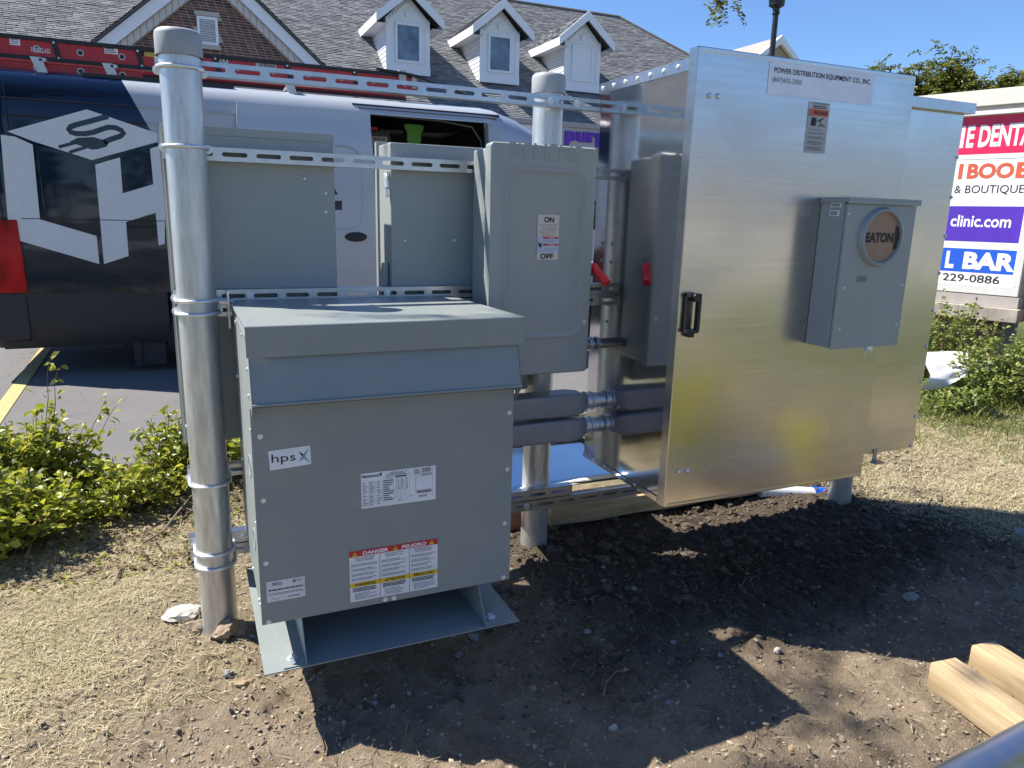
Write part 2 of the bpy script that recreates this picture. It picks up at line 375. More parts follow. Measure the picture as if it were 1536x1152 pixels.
# ------------------------------------------------ slotted strut channels
def strut(name, label, x0, x1, zc, yf=.0575, hh=.0205, phase=0., bolts=(), depth=.041, slot=True):
    t = T(name, label, 'strut channel', (x0, yf, zc), group='slotted steel struts of the rack')
    g = G(); z0 = zc - hh; z1 = zc + hh; sw = .0375; sr = .0068; pitch = .1016
    cs = []; k = math.ceil((x0 + sw + .006 - phase) / pitch)
    while slot and phase + k * pitch + sw < x1 - .004: cs.append(phase + k * pitch); k += 1
    if cs:
        edges = [x0] + [(a + b_) / 2 for a, b_ in zip(cs, cs[1:])] + [x1]
        for i, c in enumerate(cs):
            a, b_ = edges[i], edges[i + 1]
            top = [(c + (sw - sr) * 1 + sr * math.cos(math.radians(q)), zc + sr * math.sin(math.radians(q))) for q in range(0, 91, 15)] + \
                  [(c - (sw - sr) + sr * math.cos(math.radians(q)), zc + sr * math.sin(math.radians(q))) for q in range(90, 181, 15)]
            bot = [(x, 2 * zc - z) for x, z in top]
            n = len(top)
            for yy in (yf, yf + .0026):
                g.add([(x, yy, z) for x, z in top] + [(a, yy, zc), (a, yy, z1), (b_, yy, z1), (b_, yy, zc)], [tuple(range(n)) + (n, n + 1, n + 2, n + 3)])
                g.add([(x, yy, z) for x, z in bot] + [(a, yy, zc), (a, yy, z0), (b_, yy, z0), (b_, yy, zc)], [tuple(range(n)) + (n, n + 1, n + 2, n + 3)])
            ring = top + bot[::-1][1:-1]
            g.loft([[(x, yf, z) for x, z in ring], [(x, yf + .0026, z) for x, z in ring]])
    else: g.box(x0, x1, yf, yf + .0026, z0, z1)
    g.box(x0, x1, yf + .0028, yf + depth, z1 - .0026, z1); g.box(x0, x1, yf + .0028, yf + depth, z0, z0 + .0026)
    g.box(x0, x1, yf + depth - .0026, yf + depth, z1 - .0095, z1 - .0027); g.box(x0, x1, yf + depth - .0026, yf + depth, z0 + .0027, z0 + .0095)
    g.build('channel', ZINC, t, smooth=35, fixn=False)
    for bx, r in bolts: stamp('bolt', 'hex', hexb, BOLT, t, (bx, yf - .0005, zc), (0, -1, 0), r)
    return t
strut('strut_channel', 'topmost slotted strut running from the near pole over the van to the metal cabinet', -.068, 2.98, 1.83, phase=.09, bolts=((1.235, .010), (1.345, .010)))
strut('strut_channel', 'second slotted strut from the top, across the backs of both grey panels', -.068, 2.98, 1.583, phase=.14)
strut('strut_channel', 'upper strut of the pair just behind the transformer lid', -.068, 2.98, 1.141, phase=.11, bolts=((.16, .009), (.62, .009)))
strut('strut_channel', 'lower strut of the pair just behind the transformer lid', -.060, 2.98, 1.096, phase=.05)
strut('strut_channel', 'strut crossing the near pole at transformer mid height', -.068, 1.0, .548, phase=.0)
strut('strut_channel', 'upper strut of the lowest pair near the ground, ending just right of the middle pole', -.078, 1.40, .300, yf=.0575, phase=.02, bolts=((.09, .009),))
strut('strut_channel', 'bottom slotted strut running right under the metal cabinet', -.078, 2.98, .2545, yf=.0575, phase=.06, bolts=((1.19, .010),))
# ------------------------------------------------ transformer
tr = T('transformer', 'big grey ventilated transformer with hps sticker and danger label, hung on the rack', 'transformer', (.47, -.28, .2))
xa, xb, yf_, yb_ = .103, .832, -.582, .052
g = G(); g.box(xa, xb, yf_ + .004, yb_, .318, 1.10); g.build('cabinet_body', GRAYT, tr, .003)
g = G(); g.box(xa - .003, xb + .003, yf_ - .0015, yf_ + .0038, .312, .925); g.build('front_panel', GRAYT, tr, .0015)
g = G()   # lid with turned-down front
g.prism([(yb_ + .01, 1.128), (yf_ - .018, 1.138), (yf_ - .021, 1.135), (yf_ - .021, 1.058), (yf_ - .018, 1.058), (yf_ - .018, 1.126), (yb_ + .01, 1.118)], 0, xa - .005, xb + .022)
g.build('lid', GRAYT, tr, .0012)
g = G()   # louvre hood: side cheeks and sloping blade
bl = [(yf_ + .006, 1.10), (yf_ - .040, .946), (yf_ - .046, .943), (yf_ - .046, .9375), (yf_ - .036, .9365), (yf_ + .0055, 1.085)]
g.prism(bl, 0, xa + .002, xb + .008); g.build('louver', GRAYT, tr, .0006)
for s, x in ((-1, xa + .0005), (1, xb + .0085)):
    g = G(); g.prism([(yf_ + .004, 1.10), (yf_ - .044, .938), (yf_ + .004, .89)], 0, x, x + .0012); g.build('louver_cheek', GRAYT, tr)
g = G(); g.box(.095, .845, -.645, .015, .197, .2005); g.build('drip_plate', GRAYT, tr, .0008)
for x0, s in ((.205, -1), (.735, 1)):   # angle feet
    g = G(); g.prism([(-.640, .2015), (-.615, .2015), (.0, .2015), (.0, .314), (-.565, .314), (-.640, .2085)], 0, x0, x0 + .003)
    a, b_ = sorted((x0 + (0 if s < 0 else .003), x0 + s * .06 + (0 if s < 0 else .003)))
    g.box(a, b_, -.640, .0, .2014, .2044); g.box(a, b_, -.565, .0, .3105, .3138); f = g.build('foot', GRAYT, tr, .0006)
    stamp('bolt', 'hex', hexb, BOLT, f, (x0 + s * .032, -.60, .2044), (0, 0, 1), .011)
    stamp('bolt', 'hex', hexb, BOLT, f, (x0 + s * .032, -.60, .197), (0, 0, -1), .009)
fp = yf_ - .0018
for px, py in ((390, 655), (395, 751), (399, 845), (403, 933), (764, 619), (761, 704), (757, 785), (755, 866), (578, 899), (591, 897)):
    P = hit(px, py, 1, fp); stamp('screw', 'hex', hexb, BOLT, tr, tuple(P), (0, -1, 0), .0052)
for y, z in ((-.05, 1.10), (-.25, 1.10), (-.50, 1.10), (-.555, 1.02), (-.555, .95), (-.56, .86), (-.06, .9), (-.555, .60), (-.555, .36), (-.30, .345), (-.05, .345), (-.05, .62), (-.50, .345)):
    stamp('screw', 'hex', hexb, BOLT, tr, (xa - .005 if z > 1.09 else xa, y, z), (-1, 0, 0), .0055)
for z in (.72, .50):   # knock-outs
    g = G(); ring = [[(xa - h, -.43 + r * math.cos(a * .3142), z + r * math.sin(a * .3142)) for a in range(20)] for r, h in ((.034, 0), (.032, .0022), (.029, .0022), (.027, 0))]
    g.loft(ring); g.build('knockout_ring', GRAYT, tr)
g = G(); g.box(.088, .094, -.01, .05, 1.045, 1.165); g.cyl((.062, .02, 1.128), (.088, .02, 1.128), .012, n=6); g.cyl((.05, .02, 1.128), (.11, .02, 1.128), .006, n=8); g.build('mounting_bracket', BOLT, tr, .0005)
# stickers
D = Decal((0, fp - .0002, 0), (1, 0, 0))
D.polypx([(402, 677), (465, 668), (467, 696), (405, 706)], PAPER, 1)
x0, z0 = D.c(407, 697); x1, z1 = D.c(443, 680)
D.text('hps', x0 + .001, z0 - .002, x1, z1 + .003, INK, 3)
LB = flat((.20, .33, .48), .5)
for a, m_ in (([(446, 677), (455, 681), (464, 671), (458, 684), (465, 694), (456, 688), (448, 692), (453, 684)], LB), ([(449, 678), (455, 682), (453, 684)], PAPER)): D.polypx(a, m_, 3)
D.build('brand_sticker', tr)
D = Decal((0, fp - .0002, 0), (1, 0, 0)); q = [D.c(*p) for p in ((541, 710.5), (653.5, 698), (653.5, 748.5), (541, 763.5))]
xl, xr = q[0][0], q[1][0]; zt, zb = (q[0][1] + q[1][1]) / 2, (q[2][1] + q[3][1]) / 2; W = xr - xl; Hh = zt - zb
def R_(u0, v0, u1, v1, m_, l=2): D.rect(xl + W * u0, zb + Hh * v0, xl + W * u1, zb + Hh * v1, m_, l)
R_(0, 0, 1, 1, PAPER, 1)
D.text('hammond', xl + W * .015, zb + Hh * .87, xl + W * .23, zb + Hh * .96, INK, 3, .02)
R_(.245, .88, .27, .97, INK); D.text('HPS Sentinel  G', xl + W * .38, zb + Hh * .91, xl + W * .6, zb + Hh * .965, INK, 3)
for k in range(16):
    if k % 3 != 1: R_(.81 + k * .0075, .84, .815 + k * .0075, .97, INK)
D.text('Part No.', xl + W * .33, zb + Hh * .79, xl + W * .42, zb + Hh * .835, INK, 3)
D.greek(xl + W * .45, zb + Hh * .785, xl + W * .6, zb + Hh * .84, 1, INK, 3, .8, 0)
D.greek(xl + W * .33, zb + Hh * .85, xl + W * .66, zb + Hh * .905, 2, GREY_INK, 3)
D.greek(xl + W * .7, zb + Hh * .8, xl + W * .79, zb + Hh * .96, 4, GREY_INK, 3); D.greek(xl + W * .8, zb + Hh * .74, xl + W * .95, zb + Hh * .82, 2, GREY_INK, 3)
for u0, u1, rr in ((.02, .09, 13), (.11, .18, 12), (.21, .27, 9), (.29, .45, 10), (.48, .51, 7), (.53, .56, 7), (.59, .62, 6)):
    D.greek(xl + W * u0, zb + Hh * (.06 if u1 < .28 else .14 if u1 < .46 else .42), xl + W * u1, zb + Hh * .76, rr, GREY_INK if u0 < .28 else INK, 3, .42, .6)
for u in (.10, .19, .28, .46, .52, .575, .64, .72): R_(u, .2 if u > .3 else .05, u + .0025, .77, GREY_INK)
for v in (.2, .33, .46, .59, .70): R_(.1, v, .46, v + .004, GREY_INK)
R_(.725, .33, .727, .74, GREY_INK); R_(.725, .33, .955, .335, GREY_INK); R_(.725, .74, .955, .745, GREY_INK); R_(.953, .1, .955, .93, GREY_INK)
R_(.735, .24, .94, .32, GREY_INK); R_(.76, .12, .88, .19, flat((.4, .4, .42), .6))
D.line([(xl + W * .49, zb + Hh * .1), (xl + W * .52, zb + Hh * .2), (xl + W * .55, zb + Hh * .1), (xl + W * .49, zb + Hh * .1)], .001, INK); D.line([(xl + W * .6, zb + Hh * .15), (xl + W * .66, zb + Hh * .22), (xl + W * .7, zb + Hh * .17)], .001, GREY_INK)
D.build('rating_plate', tr)
D = Decal((0, fp - .0002, 0), (1, 0, 0)); q = [D.c(*p) for p in ((524, 828), (657, 807), (655.5, 880), (525, 904))]
xl, xr = (q[0][0] + q[3][0]) / 2, (q[1][0] + q[2][0]) / 2; zt, zb = (q[0][1] + q[1][1]) / 2, (q[2][1] + q[3][1]) / 2; W = xr - xl; Hh = zt - zb
R_(0, 0, 1, 1, flat((.74, .75, .78), .5), 1); R_(0, .885, 1, 1, RED)
D.text('DANGER', xl + W * .15, zb + Hh * .905, xl + W * .43, zb + Hh * .975, WHITE, 4, .03); D.text('PELIGRO', xl + W * .585, zb + Hh * .905, xl + W * .865, zb + Hh * .975, WHITE, 4, .03)
for u in (.06, .51, .93):
    D.poly([(xl + W * (u - .03), zb + Hh * .9), (xl + W * (u + .03), zb + Hh * .9), (xl + W * u, zb + Hh * .985)], YEL, 4)
    D.rect(xl + W * (u - .004), zb + Hh * .915, xl + W * (u + .004), zb + Hh * .955, INK, 5)
R_(0, .285, 1, .375, YEL)
for i, (t_, hd, h2) in enumerate((('WARNING', 'ARC FLASH AND', 'SHOCK HAZARD'), ('ATTENTION', 'RISQUE DE CHOC', 'ELECTRIQUE ET D ARC'), ('PRECAUCION', 'DESCARGA ELECTRICA Y', 'ARCO ELECTRICO'))):
    a = xl + W * (i / 3 + .02); e = xl + W * ((i + 1) / 3 - .02)
    D.text(t_, a + W * .03, zb + Hh * .30, e - W * .03, zb + Hh * .36, INK, 4, .02)
    D.text(hd, a + W * .04, zb + Hh * .835, e - W * .04, zb + Hh * .868, INK, 4); D.text(h2, a + W * .05, zb + Hh * .79, e - W * .05, zb + Hh * .823, INK, 4)
    for k in range(4): D.greek(a, zb + Hh * (.41 + k * .092), e, zb + Hh * (.47 + k * .092), 2, GREY_INK, 3, .45, .35)
    D.greek(a + W * .01, zb + Hh * .19, e - W * .01, zb + Hh * .275, 3, INK, 3, .6, .1); D.greek(a + W * .03, zb + Hh * .03, e, zb + Hh * .17, 5, GREY_INK, 3, .4, .4)
for i in (1, 2): R_(i / 3 - .002, 0, i / 3 + .002, .885, INK, 4)
D.build('danger_label', tr)
D = Decal((0, fp - .0002, 0), (1, 0, 0)); q = [D.c(*p) for p in ((399, 873), (457, 864), (458, 893), (401, 905))]
xl, xr = (q[0][0] + q[3][0]) / 2, (q[1][0] + q[2][0]) / 2; zt, zb = (q[0][1] + q[1][1]) / 2, (q[2][1] + q[3][1]) / 2; W = xr - xl; Hh = zt - zb
R_(0, 0, 1, 1, flat((.66, .66, .66), .5), 1); D.greek(xl + W * .25, zb + Hh * .75, xl + W * .45, zb + Hh * .93, 3, GREY_INK); D.greek(xl + W * .78, zb + Hh * .82, xl + W * .95, zb + Hh * .92, 1, GREY_INK)
for u in (.2, .72): D.poly([(xl + W * u + .005 * math.cos(k), zb + Hh * .85 + .005 * math.sin(k)) for k in np.arange(0, 6.2, .7)], GREY_INK, 3)
D.greek(xl + W * .05, zb + Hh * .5, xl + W * .95, zb + Hh * .62, 1, INK, 3, .5, 0); D.greek(xl + W * .05, zb + Hh * .3, xl + W * .95, zb + Hh * .42, 2, GREY_INK, 3, .4, 0); D.greek(xl + W * .55, zb + Hh * .08, xl + W * .95, zb + Hh * .2, 1, GREY_INK)
D.line([(xl + W * .12, zb + Hh * .1), (xl + W * .16, zb + Hh * .22), (xl + W * .2, zb + Hh * .1), (xl + W * .33, zb + Hh * .13)], .001, INK)
D.build('ratings_sticker', tr)
# ------------------------------------------------ grey panels on the back of the rack
def backpanel(name, label, x0, x1, z0, z1, y0, y1, door):
    t = T(name, label, 'enclosure', ((x0 + x1) / 2, y0, z0)); g = G(); g.box(x0, x1, y0, y1, z0, z1); g.build('enclosure_box', GRAY, t, .006, segs=3)
    g = G(); g.box(x0 - .008, x1 + .008, y1 + .001, y1 + .03, z0 - .008, z1 + .014); g.build('door', GRAY, t, .003)
    return t
t = backpanel('electrical_panel', 'grey panel seen from behind, directly right of the near pole', -.068, .455, .645, 1.645, .1, .30, 1)
g = G(); g.prism([(.098, 1.642), (.098, 1.668), (.33, 1.672), (.33, 1.66), (.101, 1.658), (.101, 1.642)], 0, -.07, .457); g.build('rain_hood', GRAY, t, .001)
g = G(); g.box(-.074, -.0685, .096, .102, .645, 1.645); g.build('edge_flange', GRAY, t)
for px, py in ((457, 268), (489, 290), (489, 318), (280, 640)): stamp('screw', 'dome', dome, BOLT, t, tuple(hit(px, py, 1, .0995)), (0, -1, 0), .0065)
t = backpanel('electrical_panel', 'grey rounded-edge panel seen from behind, between the left panel and the disconnect switch', .648, 1.20, .74, 1.655, .1, .27, 1)
for px, py in ((608, 361), (682, 361), (757, 361)): stamp('screw', 'dome', dome, BOLT, t, tuple(hit(px, py, 1, .0995)), (0, -1, 0), .0065)
g = G(); g.box(.636, .6475, .11, .13, 1.53, 1.56); g.cyl((.640, .105, 1.50), (.640, .125, 1.55), .012, n=10); g.box(.630, .646, .10, .115, 1.47, 1.50); g.build('latch', BOLT, t, .002)
g = G(); g.prism([(.612, .74), (.612, 1.10), (.630, 1.24), (.644, 1.24), (.646, .74)], 1, .135, .175); g.build('side_flange', GRAY, t, .002)
t = backpanel('electrical_panel', 'grey panel added unseen behind the big metal cabinet to shade the ground', 1.62, 2.84, .452, 1.60, .1, .26, 1)  # added out of sight to keep sun off the soil beneath the cabinet
# ------------------------------------------------ disconnect switch
ds = T('disconnect_switch', 'grey safety disconnect with embossed lid, ON OFF label and red handle', 'disconnect switch', (1.1, .05, .86))
yd = -.165; dx0, dz1 = .935, 1.642
g = G(); g.box(.938, 1.302, yd + .014, .055, .868, 1.64); g.build('enclosure_box', GRAY, ds, .007, segs=3)
g = G()
L = [(.918, 1.315, .862, 1.652, .012, yd + .05), (.916, 1.317, .860, 1.654, .014, yd + .006), (.921, 1.312, .865, 1.649, .012, yd)]
q0 = hit(757, 246, 1, yd); q1 = hit(866, 506, 1, yd); rx0, rx1, rz0, rz1 = q0[0], 1.287, q1[2], q0[2]
L += [(rx0, rx1, rz0, rz1, .045, yd), (rx0 + .004, rx1 - .004, rz0 + .004, rz1 - .004, .043, yd - .004), (rx0 + .012, rx1 - .010, rz0 + .012, rz1 - .020, .040, yd - .004), (rx0 + .026, rx1 - .022, rz0 + .026, rz1 - .040, .04, yd + .009)]
g.loft([[(x, y, z) for x, z in rrect(a, b_, c_, d_, r)] for a, b_, c_, d_, r, y in L], False, True); g.build('cover', GRAY, ds, smooth=50, wn=True)
D = Decal((0, yd, 0), (1, 0, 0))
D.text('SIEMENS', *D.c(762, 238), *D.c(873, 219), GRAY, 1, 0.)
o = D.build('embossed_lettering', ds); so_ = o.modifiers.new('thick', 'SOLIDIFY'); so_.thickness = .0009; so_.offset = 1
yl = yd + .0085; D = Decal((0, yl, 0), (1, 0, 0)); q = [D.c(*p) for p in ((806, 321), (840, 321), (837, 391), (804, 391))]
xl, xr = (q[0][0] + q[3][0]) / 2, (q[1][0] + q[2][0]) / 2; zt, zb = (q[0][1] + q[1][1]) / 2, (q[2][1] + q[3][1]) / 2; W = xr - xl; Hh = zt - zb
CREAM = flat((.62, .58, .50), .5)
D.poly([(xl + W / 2 + (x - .5) * W, zb + z * Hh) for x, z in rrect(0, 1, 0, 1, .06)], GREYCAP, 1); R_(.03, .02, .97, .98, CREAM, 2); R_(.03, .17, .25, .52, flat((.45, .5, .6), .5), 3); R_(.25, .17, .97, .52, flat((.5, .55, .65), .5), 3)
D.text('ON', xl + W * .30, zb + Hh * .82, xl + W * .74, zb + Hh * .94, INK, 4, .035); D.text('OFF', xl + W * .17, zb + Hh * .04, xl + W * .76, zb + Hh * .155, INK, 4, .035)
for i, s_ in enumerate(('Heavy Duty Safety Switch', 'Interrupteur de', 'securite industriel', 'Enclosure Type 3R', 'Polyphase rated', '60A 240 Vac')):
    z = zb + Hh * (.765 - i * .045); e = .04 + .05 * (i % 3); D.text(s_, xl + W * (.05 + e), z, xl + W * (.95 - e), z + Hh * .026, RED if i == 5 else INK, 4, .01)
for v in (.475, .325): R_(.27, v, .96, v + .04, RED, 4); D.text('DANGER', xl + W * .5, zb + Hh * (v + .008), xl + W * .8, zb + Hh * (v + .032), WHITE, 5)
for v in (.38, .19): D.greek(xl + W * .29, zb + Hh * v, xl + W * .95, zb + Hh * (v + .085), 4, flat((.3, .36, .5), .6), 4, .45, .2)
D.poly([(xl + W * .10, zb + Hh * .30), (xl + W * .2, zb + Hh * .28), (xl + W * .22, zb + Hh * .38), (xl + W * .13, zb + Hh * .37), (xl + W * .05, zb + Hh * .41)], INK, 4)
D.build('on_off_label', ds)
HP = hit(893, 404, 0, 1.338); HQ = hit(906, 420, 0, 1.356)
g = G(); g.cyl((1.314, HP[1] + .03, HP[2]), (1.334, HP[1] + .03, HP[2]), .03, n=16); g.tube([(1.334, HP[1] + .04, HP[2] + .02), (1.340, HP[1] + .02, HP[2] + .01), tuple(HP)], .008, 8); hb = g.build('handle_pivot', DARKM, ds)
dH = Vector(HQ) - Vector(HP); g = G(); g.cyl(Vector(HP) - dH * .35, Vector(HQ) + dH * .35, .0155, .0165, 18); g.build('red_handle', flat((.62, .010, .018), .35), ds, .003)
P = hit(875, 484, 1, yd + .0); g = G(); g.tube([(P[0] + .007 * math.cos(a), yd - .004, P[2] + .010 * math.sin(a)) for a in np.arange(0, 6.2, .6)], .0015, 6, True); g.box(P[0] - .004, P[0] + .004, yd - .006, yd, P[2] - .002, P[2] + .012); g.build('padlock_hasp', BOLT, ds)
# conduit from disconnect to cabinet, and the two long pull fittings
cd = T('steel_conduit', 'short steel conduit joining the disconnect switch to the side of the metal cabinet', 'conduit', (1.38, .03, .925))
g = G(); g.cyl((1.29, .03, .925), (1.447, .03, .925), .021, n=24); g.build('tube', DARKM, cd)
g = G(); g.cyl((1.425, .03, .925), (1.432, .03, .925), .029, n=8); g.cyl((1.434, .03, .925), (1.440, .03, .925), .029, n=8); g.build('locknut', BOLT, cd, .0005)
def fitting(label, z, y=-.03):
    t = T('conduit_fitting', label, 'conduit fitting', (1.1, y, z), group='long grey pull fittings between transformer and cabinet'); g = G(); rr = []
    for x, a, h, yo in ((.80, .020, .020, 0), (.84, .022, .022, 0), (.90, .042, .036, -.004), (1.05, .048, .044, -.006), (1.31, .050, .047, -.006), (1.362, .044, .040, -.004), (1.385, .030, .029, 0), (1.388, .029, .028, 0)):
        k_ = []
        for i in range(20):
            q = 2 * math.pi * i / 20; cx, cz = math.cos(q), math.sin(q); e = .26
            k_.append((x, y + yo + a * math.copysign(abs(cx) ** e, cx), z + h * math.copysign(abs(cz) ** e, cz)))
        rr.append(k_)
    g.loft(rr, True, True); g.build('body', flat((.27, .28, .315), .28, .1, var=.04), t, smooth=50, wn=True)
    g = G()
    for x0_, x1_, r in ((1.386, 1.392, .038), (1.393, 1.412, .031), (1.413, 1.421, .037), (1.422, 1.447, .030)): g.cyl((x0_, y, z), (x1_, y, z), r, n=24)
    g.build('coupling', BOLT, t, .0015)
    for s in (1,): stamp('screw', 'dome', dome, DARKM, t, (1.375, y - .042, z - .028), (0, -1, 0), .006)
    return t
fitting('upper of two long grey conduit fittings between transformer and cabinet', .708)
fitting('lower of two long grey conduit fittings between transformer and cabinet', .606)
# ------------------------------------------------ big aluminium cabinet
cb = T('metal_cabinet', 'large bright aluminium cabinet with black door handle, bolted on the right of the rack', 'metal cabinet', (2.1, -.2, .45))
bx, bz0, bz1 = 1.447, .448, 1.902
g = G(); g.box(bx, 2.36, -.518, .055, bz0, bz1 - .05); g.box(bx, 2.901, -.348, .0549, bz0 - .0006, bz1 - .0495)
g = G(); sh = .002
g.box(bx, bx + sh, -.518, .055, bz0, bz1 - .002); g.build('side_panel', ALUS, cb, .0006)
g = G(); g.box(bx + .0025, 2.36, -.5175, -.349, bz0 + .001, bz1 - .004); g.build('front_section', ALUF, cb, .002)
g = G(); g.box(2.3605, 2.902, -.348, .055, bz0 + .001, bz1 - .004); g.build('rear_section', ALUF, cb, .002)
g = G(); g.box(bx + .0025, 2.36, -.3485, .0548, bz0 + .001, bz1 - .004); g.build('cabinet_body', ALUS, cb)
g = G(); g.box(bx - .006, bx - .001, -.5175, .060, bz1 - .032, bz1 + .001); g.box(bx - .006, 2.38, -.5175, .06, bz1 + .0012, bz1 + .0035); g.build('top_flange', ZINC, cb, .0015)
g = G(); g.box(2.34, 2.936, -.372, .06, bz1 - .040, bz1 + .0008); g.build('roof_cap', ZINC, cb, .002)
g = G(); g.box(bx - .005, bx - .001, -.5175, .055, bz0 - .004, bz0 + .016); g.build('bottom_flange', ALUS, cb, .0008)
for k in range(8): stamp('rivet', 'dome', dome, BOLT, cb, (bx - .006, .035 - k * .0775, bz1 - .015), (-1, 0, 0), .0085)
for k in range(8): stamp('screw', 'dome', dome, DARKM, cb, (bx - .0052, .025 - k * .073, bz0 + .010), (-1, 0, 0), .0062)
for px, py in ((904, 365), (918, 366), (902, 391), (916, 393), (898, 453), (912, 457), (896, 478), (910, 482)): stamp('bolt', 'dome', dome, DARKM, cb, tuple(hit(px, py, 0, bx - .0005)), (-1, 0, 0), .0065)
for px, py in ((1445, 168), (1436, 236), (1427, 296), (1418, 354), (1409, 410), (1399.5, 465.5), (1390, 519.5), (1382, 572.5), (1373, 625), (1366, 668)):
    stamp('screw', 'dome', dome, BLACK, cb, tuple(hit(px, py, 1, -.3485)), (0, -1, 0), .0075)
g = G(); P = hit(1313, 672, 1, -.349); g.box(P[0] - .012, P[0] + .012, -.353, -.3485, .415, .468); g.box(P[0] - .03, P[0] + .03, -.385, -.3485, .411, .4148); g.build('mounting_tab', DARKM, cb, .001)
dy = -.560; ddx0, ddx1, ddz0, ddz1 = 1.416, 2.344, .456, 1.925
g = G(); rim = [(ddx0, ddx1, ddz0, ddz1, .004, -.519), (ddx0, ddx1, ddz0, ddz1, .004, dy + .003), (ddx0 + .003, ddx1 - .003, ddz0 + .003, ddz1 - .003, .003, dy), (ddx0 + .016, ddx1 - .014, ddz0 + .014, ddz1 - .016, .003, dy), (ddx0 + .018, ddx1 - .016, ddz0 + .016, ddz1 - .018, .003, dy + .0012)]
g.loft([[(x, y, z) for x, z in rrect(a, b_, c_, d_, r, 3)] for a, b_, c_, d_, r, y in rim], True, True); dr = g.build('door', ALUF, cb, smooth=30, wn=True)
for px, py in ((1064.5, 143.5), (1077.5, 144), (1018, 707.5), (1031, 706)): stamp('screw', 'dome', dome, DARKM, dr, tuple(hit(px, py, 1, dy)), (0, -1, 0), .0085)
g = G(); P = hit(1043, 470, 1, dy - .03); hx, hz = P[0], P[2]
g.box(hx - .026, hx - .014, dy - .016, dy - .0005, hz - .060, hz + .062); g.box(hx + .010, hx + .023, dy - .030, dy - .012, hz - .062, hz + .050); g.box(hx - .026, hx + .023, dy - .030, dy - .0005, hz + .050, hz + .062)
g.box(hx - .026, hx + .018, dy - .030, dy - .0005, hz - .066, hz - .054); g.box(hx - .012, hx + .010, dy - .022, dy - .0005, hz - .080, hz - .066); g.cyl((hx + .0, dy - .036, hz + .050), (hx + .0, dy - .003, hz + .050), .0145, n=20); g.build('door_handle', BLACK, dr, .003)
yd0 = dy + .0008
D = Decal((0, yd0 - .0002, 0), (1, 0, 0)); q = [D.c(*p) for p in ((1155, 90.5), (1313, 109.5), (1307, 158), (1150, 142))]
xl, xr = (q[0][0] + q[3][0]) / 2, (q[1][0] + q[2][0]) / 2; zt, zb = (q[0][1] + q[1][1]) / 2, (q[2][1] + q[3][1]) / 2; W = xr - xl; Hh = zt - zb
R_(0, 0, 1, 1, flat((.80, .85, .92), .18), 1)
D.text('POWER DISTRIBUTION EQUIPMENT CO., INC.', xl + W * .045, zb + Hh * .62, xl + W * .965, zb + Hh * .80, INK, 3, .012); D.text('(847)455-2500', xl + W * .035, zb + Hh * .33, xl + W * .30, zb + Hh * .52, GREY_INK, 3)
D.build('company_sticker', dr)
D = Decal((0, yd0 - .0002, 0), (1, 0, 0)); q = [D.c(*p) for p in ((1213, 152), (1245, 155), (1237, 231), (1206, 229))]
xl, xr = (q[0][0] + q[3][0]) / 2, (q[1][0] + q[2][0]) / 2; zt, zb = (q[0][1] + q[1][1]) / 2, (q[2][1] + q[3][1]) / 2; W = xr - xl; Hh = zt - zb
R_(0, 0, 1, 1, flat((.50, .52, .52), .5), 1); R_(.04, .02, .96, .86, flat((.42, .43, .43), .5), 2); R_(.04, .73, .96, .86, flat((.60, .13, .05), .5), 3)
D.text('WARNING', xl + W * .25, zb + Hh * .755, xl + W * .93, zb + Hh * .835, INK, 4, .02); D.text('CTMP16634', xl + W * .15, zb + Hh * .955, xl + W * .9, zb + Hh * .99, INK, 4)
D.greek(xl + W * .2, zb + Hh * .87, xl + W * .85, zb + Hh * .94, 2, INK, 4, .5, .1)
D.poly([(xl + W * .16, zb + Hh * .54), (xl + W * .40, zb + Hh * .53), (xl + W * .42, zb + Hh * .69), (xl + W * .2, zb + Hh * .70)], INK, 4); D.line([(xl + W * .45, zb + Hh * .62), (xl + W * .6, zb + Hh * .66), (xl + W * .75, zb + Hh * .70)], .004, INK, 4); D.line([(xl + W * .6, zb + Hh * .66), (xl + W * .66, zb + Hh * .57), (xl + W * .85, zb + Hh * .53)], .003, INK, 4); D.line([(xl + W * .66, zb + Hh * .57), (xl + W * .52, zb + Hh * .53)], .003, INK, 4)
for v, r in ((.45, 1), (.38, 1), (.28, 2), (.16, 3), (.05, 3)): D.greek(xl + W * .1, zb + Hh * v, xl + W * .9, zb + Hh * (v + .028 * r), r, GREY_INK, 4, .55, .25)
D.build('warning_sticker', dr)
# ------------------------------------------------ meter socket on the door
ms = T('meter_socket', 'grey meter socket box with round brown window mounted on the cabinet door', 'meter socket', (2.15, -.56, 1.0))
mx0, mx1, my, mz0, mz1 = 1.972, 2.296, -.672, .998, 1.500
g = G(); g.box(mx0, mx1, my + .010, dy, mz0 + .004, mz1 - .004); g.build('socket_box', GRAY, ms, .002)
g = G(); g.box(mx0 - .006, mx1 + .008, my - .010, dy - .001, mz1 - .003, mz1 + .004); g.box(mx0 - .006, mx1 + .008, my - .010, my - .007, mz1 - .016, mz1 - .0031); g.box(mx0 - .006, mx0 - .0035, my - .0068, dy - .001, mz1 - .012, mz1 - .0031); g.build('rain_lip', GRAY, ms, .001)
q = hit(1322, 356, 1, my - .006); cx, cz = q[0], q[2]; Rr = .088; n = 48
g = G(); g.mi = 0; sq = []
for i in range(n):
    a = 2 * math.pi * i / n; c_, s_ = math.cos(a), math.sin(a)
    ex0, ex1, ez0, ez1 = mx0 + .003 - cx, mx1 - .001 - cx, mz0 - cz, mz1 - .017 - cz
    tt = min((ex1 if c_ > 0 else ex0) / c_ if abs(c_) > 1e-6 else 9, (ez1 if s_ > 0 else ez0) / s_ if abs(s_) > 1e-6 else 9); sq.append((c_ * tt, s_ * tt))
